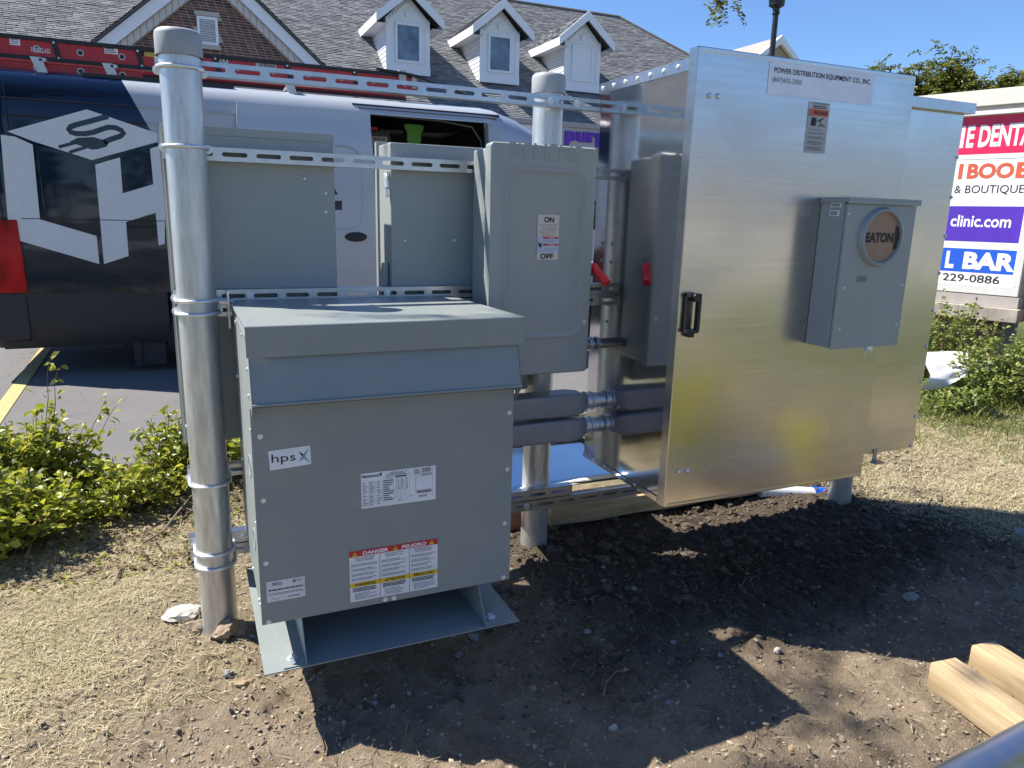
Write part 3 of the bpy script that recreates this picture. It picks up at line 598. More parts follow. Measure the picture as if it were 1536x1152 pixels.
for ex, ez in ((mx0 + .003 - cx, mz0 - cz), (mx1 - .001 - cx, mz0 - cz), (mx0 + .003 - cx, mz1 - .017 - cz), (mx1 - .001 - cx, mz1 - .017 - cz)):
    k = min(range(n), key=lambda i: (sq[i][0] - ex) ** 2 + (sq[i][1] - ez) ** 2); sq[k] = (ex, ez)
def cr(r, y): return [(cx + r * math.cos(2 * math.pi * i / n), y, cz + r * math.sin(2 * math.pi * i / n)) for i in range(n)]
g.loft([[(cx + a, my + .008, cz + b_) for a, b_ in sq], [(cx + a, my, cz + b_) for a, b_ in sq], cr(Rr + .012, my), cr(Rr + .011, my - .004), cr(Rr + .006, my - .016), cr(Rr, my - .018), cr(Rr - .004, my - .015), cr(Rr - .004, my - .004)]); g.build('cover', GRAY, ms, smooth=35, wn=True)
D = Decal((cx, my - .006, cz), (1, 0, 0)); BRN = flat((.33, .215, .13), .55)
D.poly([((Rr - .004) * math.cos(2 * math.pi * i / n), (Rr - .004) * math.sin(2 * math.pi * i / n)) for i in range(n)], BRN, 1)
D.text('EATON', -.073, -.018, .055, .016, INK, 3, .05)
D.poly([(.060, -.045), (.075, -.035), (.083, 0), (.075, .035), (.060, .04)], BLACK, 3); D.build('socket_cover_disc', ms)
D = Decal((mx0 - .0004, 0, 0), (0, -1, 0))
for (a, b_, c_, d_) in ((1246, 303, 1263, 312), (1244, 314.5, 1260, 325)):
    x0_, z0_ = D.c(a, d_ - 1); x1_, z1_ = D.c(c_, b_ + 1); D.rect(x0_, z0_, x1_, z1_, PAPER, 1); D.greek(x0_ + .004, z0_ + .003, x1_ - .004, z1_ - .003, 3, INK, 3, .6, .2)
D.build('side_stickers', ms)
for px, py in ((1273.5, 320.5), (1266.5, 431.5), (1259, 493.5), (1353, 428), (1344, 487)): stamp('screw', 'dome', dome, BOLT, ms, tuple(hit(px, py, 1, my)), (0, -1, 0), .0048)
D = Decal((0, my, 0), (1, 0, 0)); x0_, z0_ = D.c(1284, 423); x1_, z1_ = D.c(1300, 414); D.rect(x0_, z0_, x1_, z1_, flat((.16, .175, .19), .4), 1); D.build('stamped_mark', ms)
g = G(); P = hit(1305, 518, 1, my - .004); g.box(P[0] - .012, P[0] + .012, my - .006, my + .01, mz0 - .014, mz0 + .004); g.tube([(P[0] - .012 + .012 * math.cos(a), my - .008, mz0 - .018 + .012 * math.sin(a)) for a in np.arange(0, 6.2, .5)], .0012, 6, True); g.build('seal_hasp', BOLT, ms, .001)
# ------------------------------------------------ van
NAVY = flat((.012, .020, .045), .16, 0, 'navy_wrap', .6, var=.03)
def carpaint(name, col, rough=.22, metal=.0):
    m, nt, b = newmat(name); b.inputs['Base Color'].default_value = c4(col); b.inputs['Roughness'].default_value = rough; b.inputs['Metallic'].default_value = metal
    b.inputs['Coat Weight'].default_value = .6; b.inputs['Coat Roughness'].default_value = .05
    n = noise(nt, 1.6, 3, .5, stretch=(.5, 1, 1)); bump(nt, b, n, .10, .03); return m
NAVYP = carpaint('navy_van_wrap', (.012, .021, .050), .25); SILV = carpaint('silver_grey_van_wrap', (.42, .45, .50), .32, .25)
PLAST = flat((.020, .022, .026), .55); TYRE = flat((.018, .018, .019), .8); DGLASS = flat((.01, .012, .014), .04, 0, 'dark_glass', .8, var=0)
van = T('van', 'navy and silver work van with cube logo, open sliding door and ladders on its roof', 'van', (1.8, 5.5, 0))
prof = [(4.56, .26), (4.515, .36), (4.503, .50), (4.500, .70), (4.499, .95), (4.499, 1.2), (4.50, 1.5), (4.503, 1.8), (4.507, 2.05), (4.515, 2.2), (4.535, 2.29), (4.575, 2.36), (4.65, 2.42), (4.80, 2.46), (5.1, 2.50), (5.5, 2.515)]
prof = prof + [(11.0 - y, z) for y, z in prof[::-1][1:]]
def sect(x, sy, sz, zt=None):
    out = []
    for y, z in prof:
        yy = 5.5 + (y - 5.5) * sy; zz = z
        if zt is not None and z > 1.15: zz = 1.15 + (z - 1.15) * (zt - 1.15) / (2.515 - 1.15)
        out.append((x, yy, .26 + (zz - .26) * sz))
    return out
st = [(-1.50, .90, .985, None), (-1.485, .955, .99, None), (-1.45, .983, .996, None), (-1.38, .996, 1, None), (-1.22, 1, 1, None), (-.85, 1, 1, None), (-.2, 1, 1, None), (.35, 1, 1, None), (1.0, 1, 1, None), (1.585, 1, 1, None), (1.60, 1, 1, None), (2.2, 1, 1, None), (2.745, 1, 1, None), (2.76, 1, 1, None), (2.9, .999, 1, 2.50), (3.1, .99, 1, 2.44), (3.35, .975, 1, 2.31), (3.7, .955, 1, 2.02), (4.1, .93, 1, 1.62), (4.35, .92, 1, 1.33), (4.7, .90, .97, 1.20), (4.95, .85, .90, 1.08), (5.02, .8, .8, 1.0)]
R2 = [sect(*s_) for s_ in st]; n = len(prof)
def vpart(name, mat, test, parent=van, off=0.):
    g = G(); V = [p for r in R2 for p in r]; fs = []
    for i in range(len(R2) - 1):
        for k in range(n - 1):
            if test(i, k, (st[i][0] + st[i + 1][0]) / 2, prof[k]): fs.append((i * n + k, i * n + k + 1, (i + 1) * n + k + 1, (i + 1) * n + k))
    us = sorted({i for f in fs for i in f}); mp_ = {a: b_ for b_, a in enumerate(us)}; g.add([V[i] for i in us], [tuple(mp_[i] for i in f) for f in fs]); return g.build(name, mat, parent, smooth=45, fixn=False)
near = lambda k: k < 15
opening = lambda x, k: 1.6 < x < 2.75 and 2 <= k < 10
wheel = lambda x, k: k < 3 and abs(x - .10) < .46
m, nt, b = newmat('van_two_tone_wrap')     # navy rear, silver front with slanted edge
tc = nt.nodes.new('ShaderNodeTexCoord'); sx = nt.nodes.new('ShaderNodeSeparateXYZ'); nt.links.new(tc.outputs['Object'], sx.inputs[0])
pa = hit(175, 107, 1, 4.5); pb = hit(228, 200, 1, 4.5); k_ = (pb[0] - pa[0]) / (pb[2] - pa[2])
m1 = nt.nodes.new('ShaderNodeMath'); m1.operation = 'MULTIPLY_ADD'; nt.links.new(sx.outputs[2], m1.inputs[0]); m1.inputs[1].default_value = -k_; m1.inputs[2].default_value = -(pa[0] - 1.8 - k_ * pa[2])
m2 = nt.nodes.new('ShaderNodeMath'); m2.operation = 'ADD'; nt.links.new(m1.outputs[0], m2.inputs[0]); nt.links.new(sx.outputs[0], m2.inputs[1])
m3 = nt.nodes.new('ShaderNodeMath'); m3.operation = 'GREATER_THAN'; nt.links.new(m2.outputs[0], m3.inputs[0]); m3.inputs[1].default_value = 0
m4 = nt.nodes.new('ShaderNodeMath'); m4.operation = 'GREATER_THAN'; nt.links.new(sx.outputs[2], m4.inputs[0]); m4.inputs[1].default_value = .98
m5 = nt.nodes.new('ShaderNodeMath'); m5.operation = 'MULTIPLY'; nt.links.new(m3.outputs[0], m5.inputs[0]); nt.links.new(m4.outputs[0], m5.inputs[1])
nt.links.new(mixc(nt, m5.outputs[0], (.004, .011, .034), (.40, .43, .47)), b.inputs['Base Color']); b.inputs['Specular IOR Level'].default_value = .45; nt.links.new(ramp(nt, m5.outputs[0], [(0., .05), (1., .28)]), b.inputs['Roughness'])
b.inputs['Coat Weight'].default_value = .05; b.inputs['Coat Roughness'].default_value = .04; bump(nt, b, noise(nt, 1.3, 3, .5, stretch=(.35, 1, 1)), .22, .05)
WRAP = m
vpart('van_body', WRAP, lambda i, k, x, p: k >= 3 and not opening(x, k) and x < 3.0)
vpart('lower_cladding', PLAST, lambda i, k, x, p: (k < 3 or k >= n - 4) and not wheel(x, k) and not (1.6 < x < 2.75 and k == 2))
vpart('cab', SILV, lambda i, k, x, p: k >= 3 and x >= 3.0 and not (x > 3.3 and x < 4.4 and (6 <= k)) )
vpart('windscreen', DGLASS, lambda i, k, x, p: x >= 3.3 and x < 4.4 and k >= 6)
g = G(); g.add(R2[0], [tuple(range(n))]); g.build('rear_doors', NAVYP, van, smooth=0, fixn=False)
g = G(); g.box(1.50, 2.9, 4.58, 6.4, .52, .56); g.box(1.45, 1.50, 4.58, 6.4, .56, 2.3); g.box(2.88, 2.9, 4.58, 6.4, .56, 2.3); g.box(1.5, 2.88, 6.36, 6.4, .56, 2.3); g.box(1.45, 2.9, 4.58, 6.4, 2.36, 2.38)
for x in (1.6, 2.0, 2.4): g.box(x, x + .03, 4.62, 6.3, 2.30, 2.355)
g.build('cargo_interior', flat((.022, .023, .026), .7), van)
g = G(); g.box(1.52, 2.30, 5.0, 5.5, 2.02, 2.04); g.box(1.5, 2.86, 4.56, 4.60, 2.315, 2.345); g.build('shelf', flat((.16, .09, .06), .6), van)
g = G(); g.tube([(1.62, 4.60, 2.295), (2.3, 4.60, 2.285), (2.62, 4.60, 2.25), (2.72, 4.60, 2.12), (2.735, 4.60, 1.9)], .008, 6); g.tube([(2.752, 4.505, .6), (2.752, 4.512, 2.0), (2.74, 4.53, 2.28)], .022, 8); g.build('door_seal', flat((.09, .095, .1), .4), van)
g = G()    # sliding door pushed back along the body
yy = 4.425
g.loft([[(x, y + (.012 if z < .9 else 0) + (.03 if z > 2.1 else 0), z) for x, y, z in ((x0_, yy, z_), (x1_, yy, z_), (x1_, yy + .05, z_), (x0_, yy + .05, z_))] for z_, x0_, x1_ in ((.52, .42, 1.60), (.8, .42, 1.62), (1.2, .42, 1.62), (1.9, .43, 1.605), (2.15, .44, 1.59), (2.30, .45, 1.585))], True, True)
sd = g.build('sliding_door', SILV, van, .008, smooth=50)
g = G(); g.tube([(x, yy - .001, z) for x, z in rrect(.58, 1.49, 1.26, 1.985, .14, 8)], .0055, 6, True); g.build('window_crease', SILV, sd)
g = G(); g.loft([[(1.425 + .105 * math.cos(a) * s_, yy - h, 1.188 + .045 * math.sin(a) * s_) for a in np.arange(0, 6.28, .35)] for s_, h in ((1, 0), (.97, .012), (.8, .016), (.2, .016))], False, True); g.box(1.345, 1.49, yy - .036, yy - .017, 1.176, 1.200); g.build('door_handle', PLAST, sd, smooth=40)
for z0_ in (2.205,):
    g = G(); g.tube([(x, 4.508, z0_) for x in np.linspace(-1.35, 1.58, 12)], .006, 6); g.build('body_crease', WRAP, van)
g = G(); g.tube([(x, 4.4985, 2.075) for x in np.linspace(-1.35, .40, 8)], .0055, 6); g.build('body_crease', WRAP, van)
g = G(); g.tube([(x, 4.4965, z) for x, z in rrect(-1.04, .36, 1.25, 2.005, .13, 8)], .004, 6, True); g.build('panel_crease', WRAP, van)
g = G(); g.tube([(-1.215, 4.4965, z) for z in np.linspace(.72, 2.3, 12)], .003, 6); g.build('door_seam', BLACK, van)
g = G(); g.tube([(x, 4.4935, 1.30) for x in np.linspace(-1.2, .4, 8)], .004, 6); g.build('body_crease', WRAP, van)
# wheels
for wx in (.10, 3.85):
    for wy, sg in ((4.53, 1), (6.47, -1)):
        g = G(); k2 = 40; prf = [(.20, .06), (.235, .0), (.30, -.005), (.335, .02), (.345, .06), (.345, .18), (.33, .22), (.2, .23)]
        g.loft([[(wx + r * math.cos(2 * math.pi * i / k2), wy + sg * h, .345 + r * math.sin(2 * math.pi * i / k2)) for i in range(k2)] for r, h in prf]); wl = g.build('wheel', TYRE, van)
        g = G(); g.loft([[(wx + r * math.cos(2 * math.pi * i / k2), wy + sg * h, .345 + r * math.sin(2 * math.pi * i / k2)) for i in range(k2)] for r, h in ((.21, .05), (.2, .03), (.19, .07), (.09, .08), (.08, .04), (.01, .04))], False, True); g.build('rim', flat((.06, .06, .065), .35, .6), wl)
g = G(); g.box(-.50, -.44, 4.56, 4.60, .05, .36); g.box(-.47, -.25, 4.585, 4.60, .055, .34); g.box(-.55, -.22, 4.56, 4.80, .30, .42); g.build('mud_flap', PLAST, van, .004)
g = G(); g.box(-1.45, 4.6, 4.62, 6.38, .24, .34); g.box(-.6, .75, 4.75, 6.2, .2, .9); g.build('chassis', PLAST, van)
g = G(); g.loft([[(x, y, z) for y, z in ((4.56, .30), (4.49, .34), (4.485, .60), (4.49, .71), (6.51, .71), (6.51, .3))] for x in (-1.60, -1.235)], True, True); g.build('rear_bumper', PLAST, van, .012)
# lamp
m, nt, b = newmat('red_tail_lamp'); b.inputs['Roughness'].default_value = .25; b.inputs['Coat Weight'].default_value = .15; b.inputs['Specular IOR Level'].default_value = .2
nt.links.new(ramp(nt, noise(nt, 7, 3, .5, stretch=(1, 1, .5)), [(.35, (.16, .001, .004)), (.5, (.36, .002, .008)), (.72, (.55, .008, .018))]), b.inputs['Base Color'])
g = G(); g.loft([[(-1.214, y, .715 + z * .0), (-1.214, y, 1.285)] for y in (4.52, 4.50)] , closed=False)
g = G(); g.prism([(-1.215, .715), (-1.222, .9), (-1.228, 1.15), (-1.232, 1.29), (-1.40, 1.29), (-1.44, 1.27), (-1.44, .715)], 1, 4.484, 4.60); g.build('tail_lamp', m, van, .008)
# logo on the flat side
LGT = flat((.62, .64, .67), .3, 0, 'light_grey_vinyl', .5, var=.04)
D = Decal((0, 4.4925, 0), (1, 0, 0))
D.polypx([(11, 197), (130, 164), (236, 200), (236, 213), (138, 240), (50, 212)], LGT, 1)
D.polypx([(1, 202), (22, 205), (49, 217), (60, 329), (70, 332), (145, 354), (149, 396), (29, 361), (12, 333)], LGT, 1)
D.polypx([(142.7, 247), (180, 236), (184, 290), (230, 276.5), (225, 223), (237.5, 219), (248, 262), (247, 366), (238, 368), (233.6, 319), (189, 333), (193, 384), (156, 396)], LGT, 1)
cord = [(162, 174.5), (140, 180.5), (113, 187.5), (105.5, 190.5), (103, 194), (106, 198), (114, 200.5), (128, 200.5), (140, 198.5), (155, 193), (163, 190.8), (173, 191.5), (182, 195.5), (185.5, 199.5), (181, 204), (168, 208.5), (156, 213)]
D.line([D.c(*p) for p in cord], .040, NAVY, 2)
D.polypx([(104, 213), (117, 206.5), (140, 205.5), (157, 210.5), (163, 215), (160, 220), (146, 224), (138, 224.5)], NAVY, 2)
D.line([D.c(88, 220.5), D.c(115, 213.5)], .024, NAVY, 3); D.line([D.c(104, 228.5), D.c(130, 220.5)], .024, NAVY, 3)
D.build('cube_logo', van)
D = Decal((0, 4.4235, 0), (1, 0, 0)); D.polypx([(478, 301), (513, 301), (513, 315), (478, 315)], NAVY, 1); D.polypx([(495, 248), (506, 247), (500, 253), (495, 256)], NAVY, 1); D.polypx([(495, 280), (501, 281), (507, 292), (495, 291)], NAVY, 1); D.build('door_lettering', van)
# things inside the van
t = T('stacked_case', 'small black case with LH BLOCK sticker on the shelf inside the van', 'case', (1.72, 5.1, 2.04)); g = G(); g.box(1.60, 1.92, 5.05, 5.3, 2.041, 2.20); g.build('case_body', flat((.03, .03, .035), .5), t, .01)
D = Decal((0, 5.0495, 0), (1, 0, 0)); D.rect(1.67, 2.06, 1.89, 2.15, flat((.45, .42, .38), .6), 1); D.text('LH BLOCK', 1.70, 2.11, 1.87, 2.14, INK, 2, .03); D.text('ELECTRIC', 1.71, 2.07, 1.86, 2.09, INK, 2); D.build('case_sticker', t)
g = G(); g.box(1.68, 1.80, 5.06, 5.2, 2.205, 2.24); g.build('red_latch_box', flat((.4, .02, .02), .5), t, .005)
t = T('hanging_vest', 'green and red cloth hanging in the van doorway', 'cloth', (2.15, 5.0, 2.04)); g = G(); g.loft([[(2.15 + a, 5.0 + b_, z) for a, b_ in ((-w_, 0), (0, -.02), (w_ * 1.1, 0.01), (0, .03))] for z, w_ in ((2.08, .06), (2.14, .07), (2.20, .07), (2.25, .1), (2.28, .09))], True, True); g.build('green_part', flat((.10, .33, .06), .8), t, smooth=60)
g = G(); g.loft([[(2.14 + a, 5.0 + b_, z) for a, b_ in ((-w_, 0), (0, -.02), (w_, 0), (0, .03))] for z, w_ in ((2.0, .04), (2.05, .055), (2.079, .06))], True, True); g.build('red_part', flat((.5, .03, .02), .8), t, smooth=60)
t = T('cable_coil', 'brown cable loop hanging inside the van', 'cable', (1.95, 5.2, 2.1)); g = G(); g.tube([(1.95 + .1 * math.cos(a) - .1, 5.2, 2.12 + .10 * math.sin(a)) for a in np.arange(-1.4, 1.2, .25)], .02, 8); g.build('cable', flat((.14, .10, .07), .6), t)
# ------------------------------------------------ ladders and roof rack
LRED = flat((.42, .022, .03), .4, 0, 'red_fibreglass', .5, var=.08)
def ladder(label, x0, x1, y, z0, h, wid, fl=.03, fm=None, extra=True):
    fm = fm or BLACK
    t = T('ladder', label, 'ladder', (x0, y, z0), group='red ladders on the van roof')
    for s, yy_ in ((0, y), (1, y + wid)):
        g = G(); g.box(x0, x1, yy_, yy_ + .006, z0 + fl * .93, z0 + h - fl * .93); rl = g.build('rail', LRED, t)
        for zz in (z0, z0 + h - fl):
            g = G(); g.box(x0 - .01, x1 + .01, yy_ - .014, yy_ + .014, zz, zz + fl); g.build('rail_flange', fm, t, .003)
        if s == 0:
            x = x0 + .12; i = 0
            while x < x1 - .05:
                g = G(); g.cyl((x, yy_ - .0035, z0 + h / 2), (x, yy_ - .0005, z0 + h / 2), .026, n=14); e = g.build('rung_end', flat((.5, .5, .5), .4, .8), t)
                g = G(); g.cyl((x, yy_ - .006, z0 + h / 2), (x, yy_ - .0036, z0 + h / 2), .018, n=14); g.build('rung_hole', BLACK, e)
                g = G(); g.cyl((x, yy_ + .01, z0 + h / 2), (x, yy_ + wid - .002, z0 + h / 2), .017, n=8); g.build('rung', flat((.5, .5, .5), .4, .8), t)
                if i % 2 and extra:
                    g = G(); g.prism([(x - .175, z0 + .02), (x - .135, z0 + .02), (x - .165, z0 + h - .02), (x - .205, z0 + h - .02)], 1, yy_ - .010, yy_ - .002); g.build('brace', BLACK, t)
                    for q in ((x - .157, z0 + .035), (x - .183, z0 + h - .035)): stamp('rivet', 'dome', dome, BOLT, t, (q[0], yy_ - .011, q[1]), (0, -1, 0), .010)
                x += .305; i += 1
    return t
L1 = ladder('long red extension ladder with black edges, on top of the van rack', -1.75, 2.16, 4.9, 2.545, .185, .45, .034)
def stk(name, fn):
    global D
    D = Decal((0, 4.899, 0), (1, 0, 0)); fn(); D.build(name, L1)
stk('white_sticker', lambda: (D.rect(*D.c(15, 67), *D.c(29, 54), PAPER, 1), D.greek(*D.c(16, 66), *D.c(28, 55), 4, GREY_INK, 2)))
stk('white_sticker', lambda: (D.rect(*D.c(157, 80), *D.c(176, 69), PAPER, 1), D.greek(*D.c(158, 79), *D.c(175, 70), 4, INK, 2)))
stk('yellow_sticker', lambda: (D.rect(*D.c(209, 83), *D.c(216, 75), INK, 1), D.rect(*D.c(216, 84), *D.c(234, 75), YEL, 1), D.greek(*D.c(217, 83), *D.c(233, 76), 3, GREY_INK, 2)))
stk('black_sticker', lambda: (D.rect(*D.c(319, 96), *D.c(343, 87), INK, 1), D.text('LOUI', *D.c(326, 93.5), *D.c(342, 89), WHITE, 2, .02)))
stk('company_sticker', lambda: (D.rect(*D.c(384, 103), *D.c(414, 92), flat((.45, .43, .40), .6), 1), D.text('LH BLOCK', *D.c(389, 98.5), *D.c(413, 95.5), INK, 2, .03), D.text('ELECTRIC', *D.c(390, 102), *D.c(412, 100), INK, 2)))
D = Decal((0, 4.885, 0), (1, 0, 0)); D.text('FIBERGLASS', *D.c(47, 78), *D.c(75, 73.5), WHITE, 1); D.build('rail_lettering', L1)
g = G(); g.tube([(1.75, 4.88, 2.745), (2.1, 4.87, 2.72), (2.4, 4.86, 2.64), (2.66, 4.86, 2.575)], .014, 8); g.build('lashing_strap', BLACK, L1)
g = G(); g.box(1.97, 2.04, 4.87, 4.93, 2.62, 2.76); g.box(2.10, 2.15, 4.88, 4.93, 2.60, 2.72); g.build('rung_lock', flat((.45, .45, .40), .5, .5), L1, .005)
L2 = ladder('shorter red ladder lying lower on the van roof behind the long one', -1.75, -.26, 4.80, 2.43, .10, .6, .014, flat((.55, .05, .05), .35, 0, var=.1), extra=False)
for x in (-1.02, -.52, .05, .9): 
    t = T('roof_rack_bracket', 'pale roof rack bracket holding the ladders, %s' % {-1.02: 'nearest the rear of the van', -.52: 'second from the rear', .05: 'half hidden by the near pole', .9: 'foremost behind the top strut'}[x], 'rack bracket', (x, 4.75, 2.4), group='roof rack brackets')
    g = G(); g.prism([(x - .03, 2.545), (x + .05, 2.545), (x + .09, 2.41), (x + .02, 2.41)], 1, 4.70, 4.72); g.box(x + .03, x + .08, 4.70, 6.2, 2.515, 2.54); g.build('bracket', flat((.55, .56, .56), .4, .6), t, .003)
g = G(); g.box(-.70, .45, 4.66, 4.70, 2.425, 2.455); t = T('roof_rail', 'black rail along the van roof edge below the ladders', 'roof rail', (0, 4.68, 2.4)); g.build('rail', BLACK, t, .005)
# ------------------------------------------------ shop building behind
m, nt, b = newmat('roof_shingles'); gi = nt.nodes.new('ShaderNodeNewGeometry'); n = noise(nt, 40, 3, .7); 
c = ramp(nt, gi.outputs['Random Per Island'], [(.0, (.115, .12, .13)), (.3, (.17, .176, .19)), (.7, (.20, .205, .215)), (1., (.24, .245, .25))])
nt.links.new(mixc(nt, .5, c, ramp(nt, n, [(.3, (.7, .7, .7)), (.7, (1.1, 1.1, 1.1))]), 'MULTIPLY'), b.inputs['Base Color']); b.inputs['Roughness'].default_value = .95; SHING = m
m, nt, b = newmat('red_brown_brick'); gi = nt.nodes.new('ShaderNodeNewGeometry'); n = noise(nt, 60, 4, .7)
c = ramp(nt, gi.outputs['Random Per Island'], [(0., (.065, .035, .036)), (.4, (.13, .055, .05)), (.8, (.18, .075, .06)), (1., (.22, .11, .09))])
nt.links.new(mixc(nt, .5, c, ramp(nt, n, [(.3, (.7, .7, .7)), (.7, (1.1, 1.1, 1.1))]), 'MULTIPLY'), b.inputs['Base Color']); b.inputs['Roughness'].default_value = .9; BRICK = m
MORT = flat((.46, .43, .41), .9); TRIM = flat((.78, .79, .82), .5, var=.02)
def shingles(name, corners, parent, cw=.30, ch=.145, clip=None):
    """tabs on a planar quad: corners bl, br, tr, tl. clip(u_metres, v_metres, P) keeps a tab"""
    bl, br, tr, tl = [Vector(c_) for c_ in corners]; up = (tl - bl); H_ = max((tl - bl).length, (tr - br).length); nrm = (br - bl).cross(tl - bl).normalized()
    V = []; rows = int(H_ / ch)
    for r in range(rows):
        a = r / rows; e = (r + 1) / rows; A = bl.lerp(tl, a); B_ = br.lerp(tr, a); A2 = bl.lerp(tl, e); B2 = br.lerp(tr, e); Wd = (B_ - A).length
        if Wd < .1: continue
        u = -random.random() * cw
        while u < Wd:
            wd = cw * random.uniform(.5, 1.35); f0 = max(0, u / Wd); f1 = min(1, (u + wd - .012) / Wd); u += wd
            if f1 <= f0: continue
            P = A.lerp(B_, (f0 + f1) / 2)
            if clip and not clip(P): continue
            lift = nrm * random.uniform(.012, .03); 
            p = [A.lerp(B_, f0), A.lerp(B_, f1)]; q = [A2.lerp(B2, f1), A2.lerp(B2, f0)]
            V += [tuple(p[0] + lift), tuple(p[1] + lift), tuple(q[0] + nrm * .004), tuple(q[1] + nrm * .004), tuple(p[0]), tuple(p[1])]
    V = np.array(V); N = len(V) // 6; b_ = np.arange(N)[:, None] * 6
    F_ = np.concatenate([b_ + np.array([0, 1, 2, 3]), b_ + np.array([4, 5, 1, 0])])
    o = npmesh(name, V, F_, SHING, parent); o['kind'] = 'stuff'; return o
bd = T('shop_building', 'long shop building with grey shingled roof, white dormers and brick gable', 'building', (8, 24, 0))
Yg, Zg, SL = 22.3, 4.72, .765
def rz_(y): return Zg + SL * (y - Yg)
YR = 30.0; XR0, XR1 = -20., 19.4
g = G(); g.add([(XR0, Yg, Zg - .02), (27.1, Yg, Zg - .02), (XR1, YR, rz_(YR) - .02), (XR0, YR, rz_(YR) - .02)], [(0, 1, 2, 3)]); g.add([(27.1, Yg, Zg - .02), (27.1, 37.7, Zg - .02), (XR1, YR, rz_(YR) - .02)], [(0, 1, 2)]); g.add([(27.1, 37.7, Zg), (XR0, 37.7, Zg), (XR0, YR, rz_(YR)), (XR1, YR, rz_(YR))], [(0, 1, 2, 3)])
rf = g.build('roof', flat((.13, .12, .115), .95), bd, smooth=0)
shingles('shingles', ((-20, Yg, Zg), (27.1, Yg, Zg), (XR1, YR, rz_(YR)), (-20, YR, rz_(YR))), rf)
g = G(); g.tube([(XR0, YR, rz_(YR) + .03), (XR1, YR, rz_(YR) + .03)], .07, 6); g.tube([(XR1, YR, rz_(YR) + .03), (27.1, Yg, Zg + .03)], .06, 6); g.build('ridge_cap', flat((.15, .14, .13), .95), rf)
g = G(); g.box(XR0, 27.0, Yg + .35, 37.3, -.05, Zg - .2); g.build('wall', flat((.42, .40, .38), .8), bd)
g = G(); g.box(XR0, 27.15, Yg - .12, Yg - .001, Zg - .16, Zg + .02); g.build('gutter', flat((.40, .36, .33), .6), bd, .02)
g = G(); g.box(4.5, 27.05, Yg + .02, Yg + .34, Zg - .75, Zg - .165); g.build('fascia', TRIM, bd, .01)
for i in range(9):   # shop fronts under the eave
    xw = 4.6 + i * 2.45; g = G(); g.box(xw, xw + 1.9, Yg + .30, Yg + .345, .3, 3.1); wf = g.build('shop_window_frame', TRIM, bd, .01); g = G(); g.box(xw + .08, xw + 1.82, Yg + .285, Yg + .299, .38, 3.02); g.build('pane', DGLASS, wf)
D = Decal((0, Yg + .0, 0), (1, 0, 0)); x0_, z0_ = D.c(848, 211); x1_, z1_ = D.c(900, 194); PUR = flat((.13, .02, .42), .4)
D.g = G(); 
D2 = Decal((0, Yg - .10, 0), (1, 0, 0)); D2.text('purple', x0_ - .05, z0_ - .16, x0_ + 2.35, z1_ + .0, PUR, 1, .05); sg = D2.build('shop_lettering', bd); md = sg.modifiers.new('thick', 'SOLIDIFY'); md.thickness = .1; md.offset = -1
g = G(); g.box(x0_ - .5, x0_ + 2.8, Yg - .02, Yg + .0195, z0_ - .22, z1_ + .08); g.build('sign_backing', flat((.48, .47, .47), .6), bd, .01)
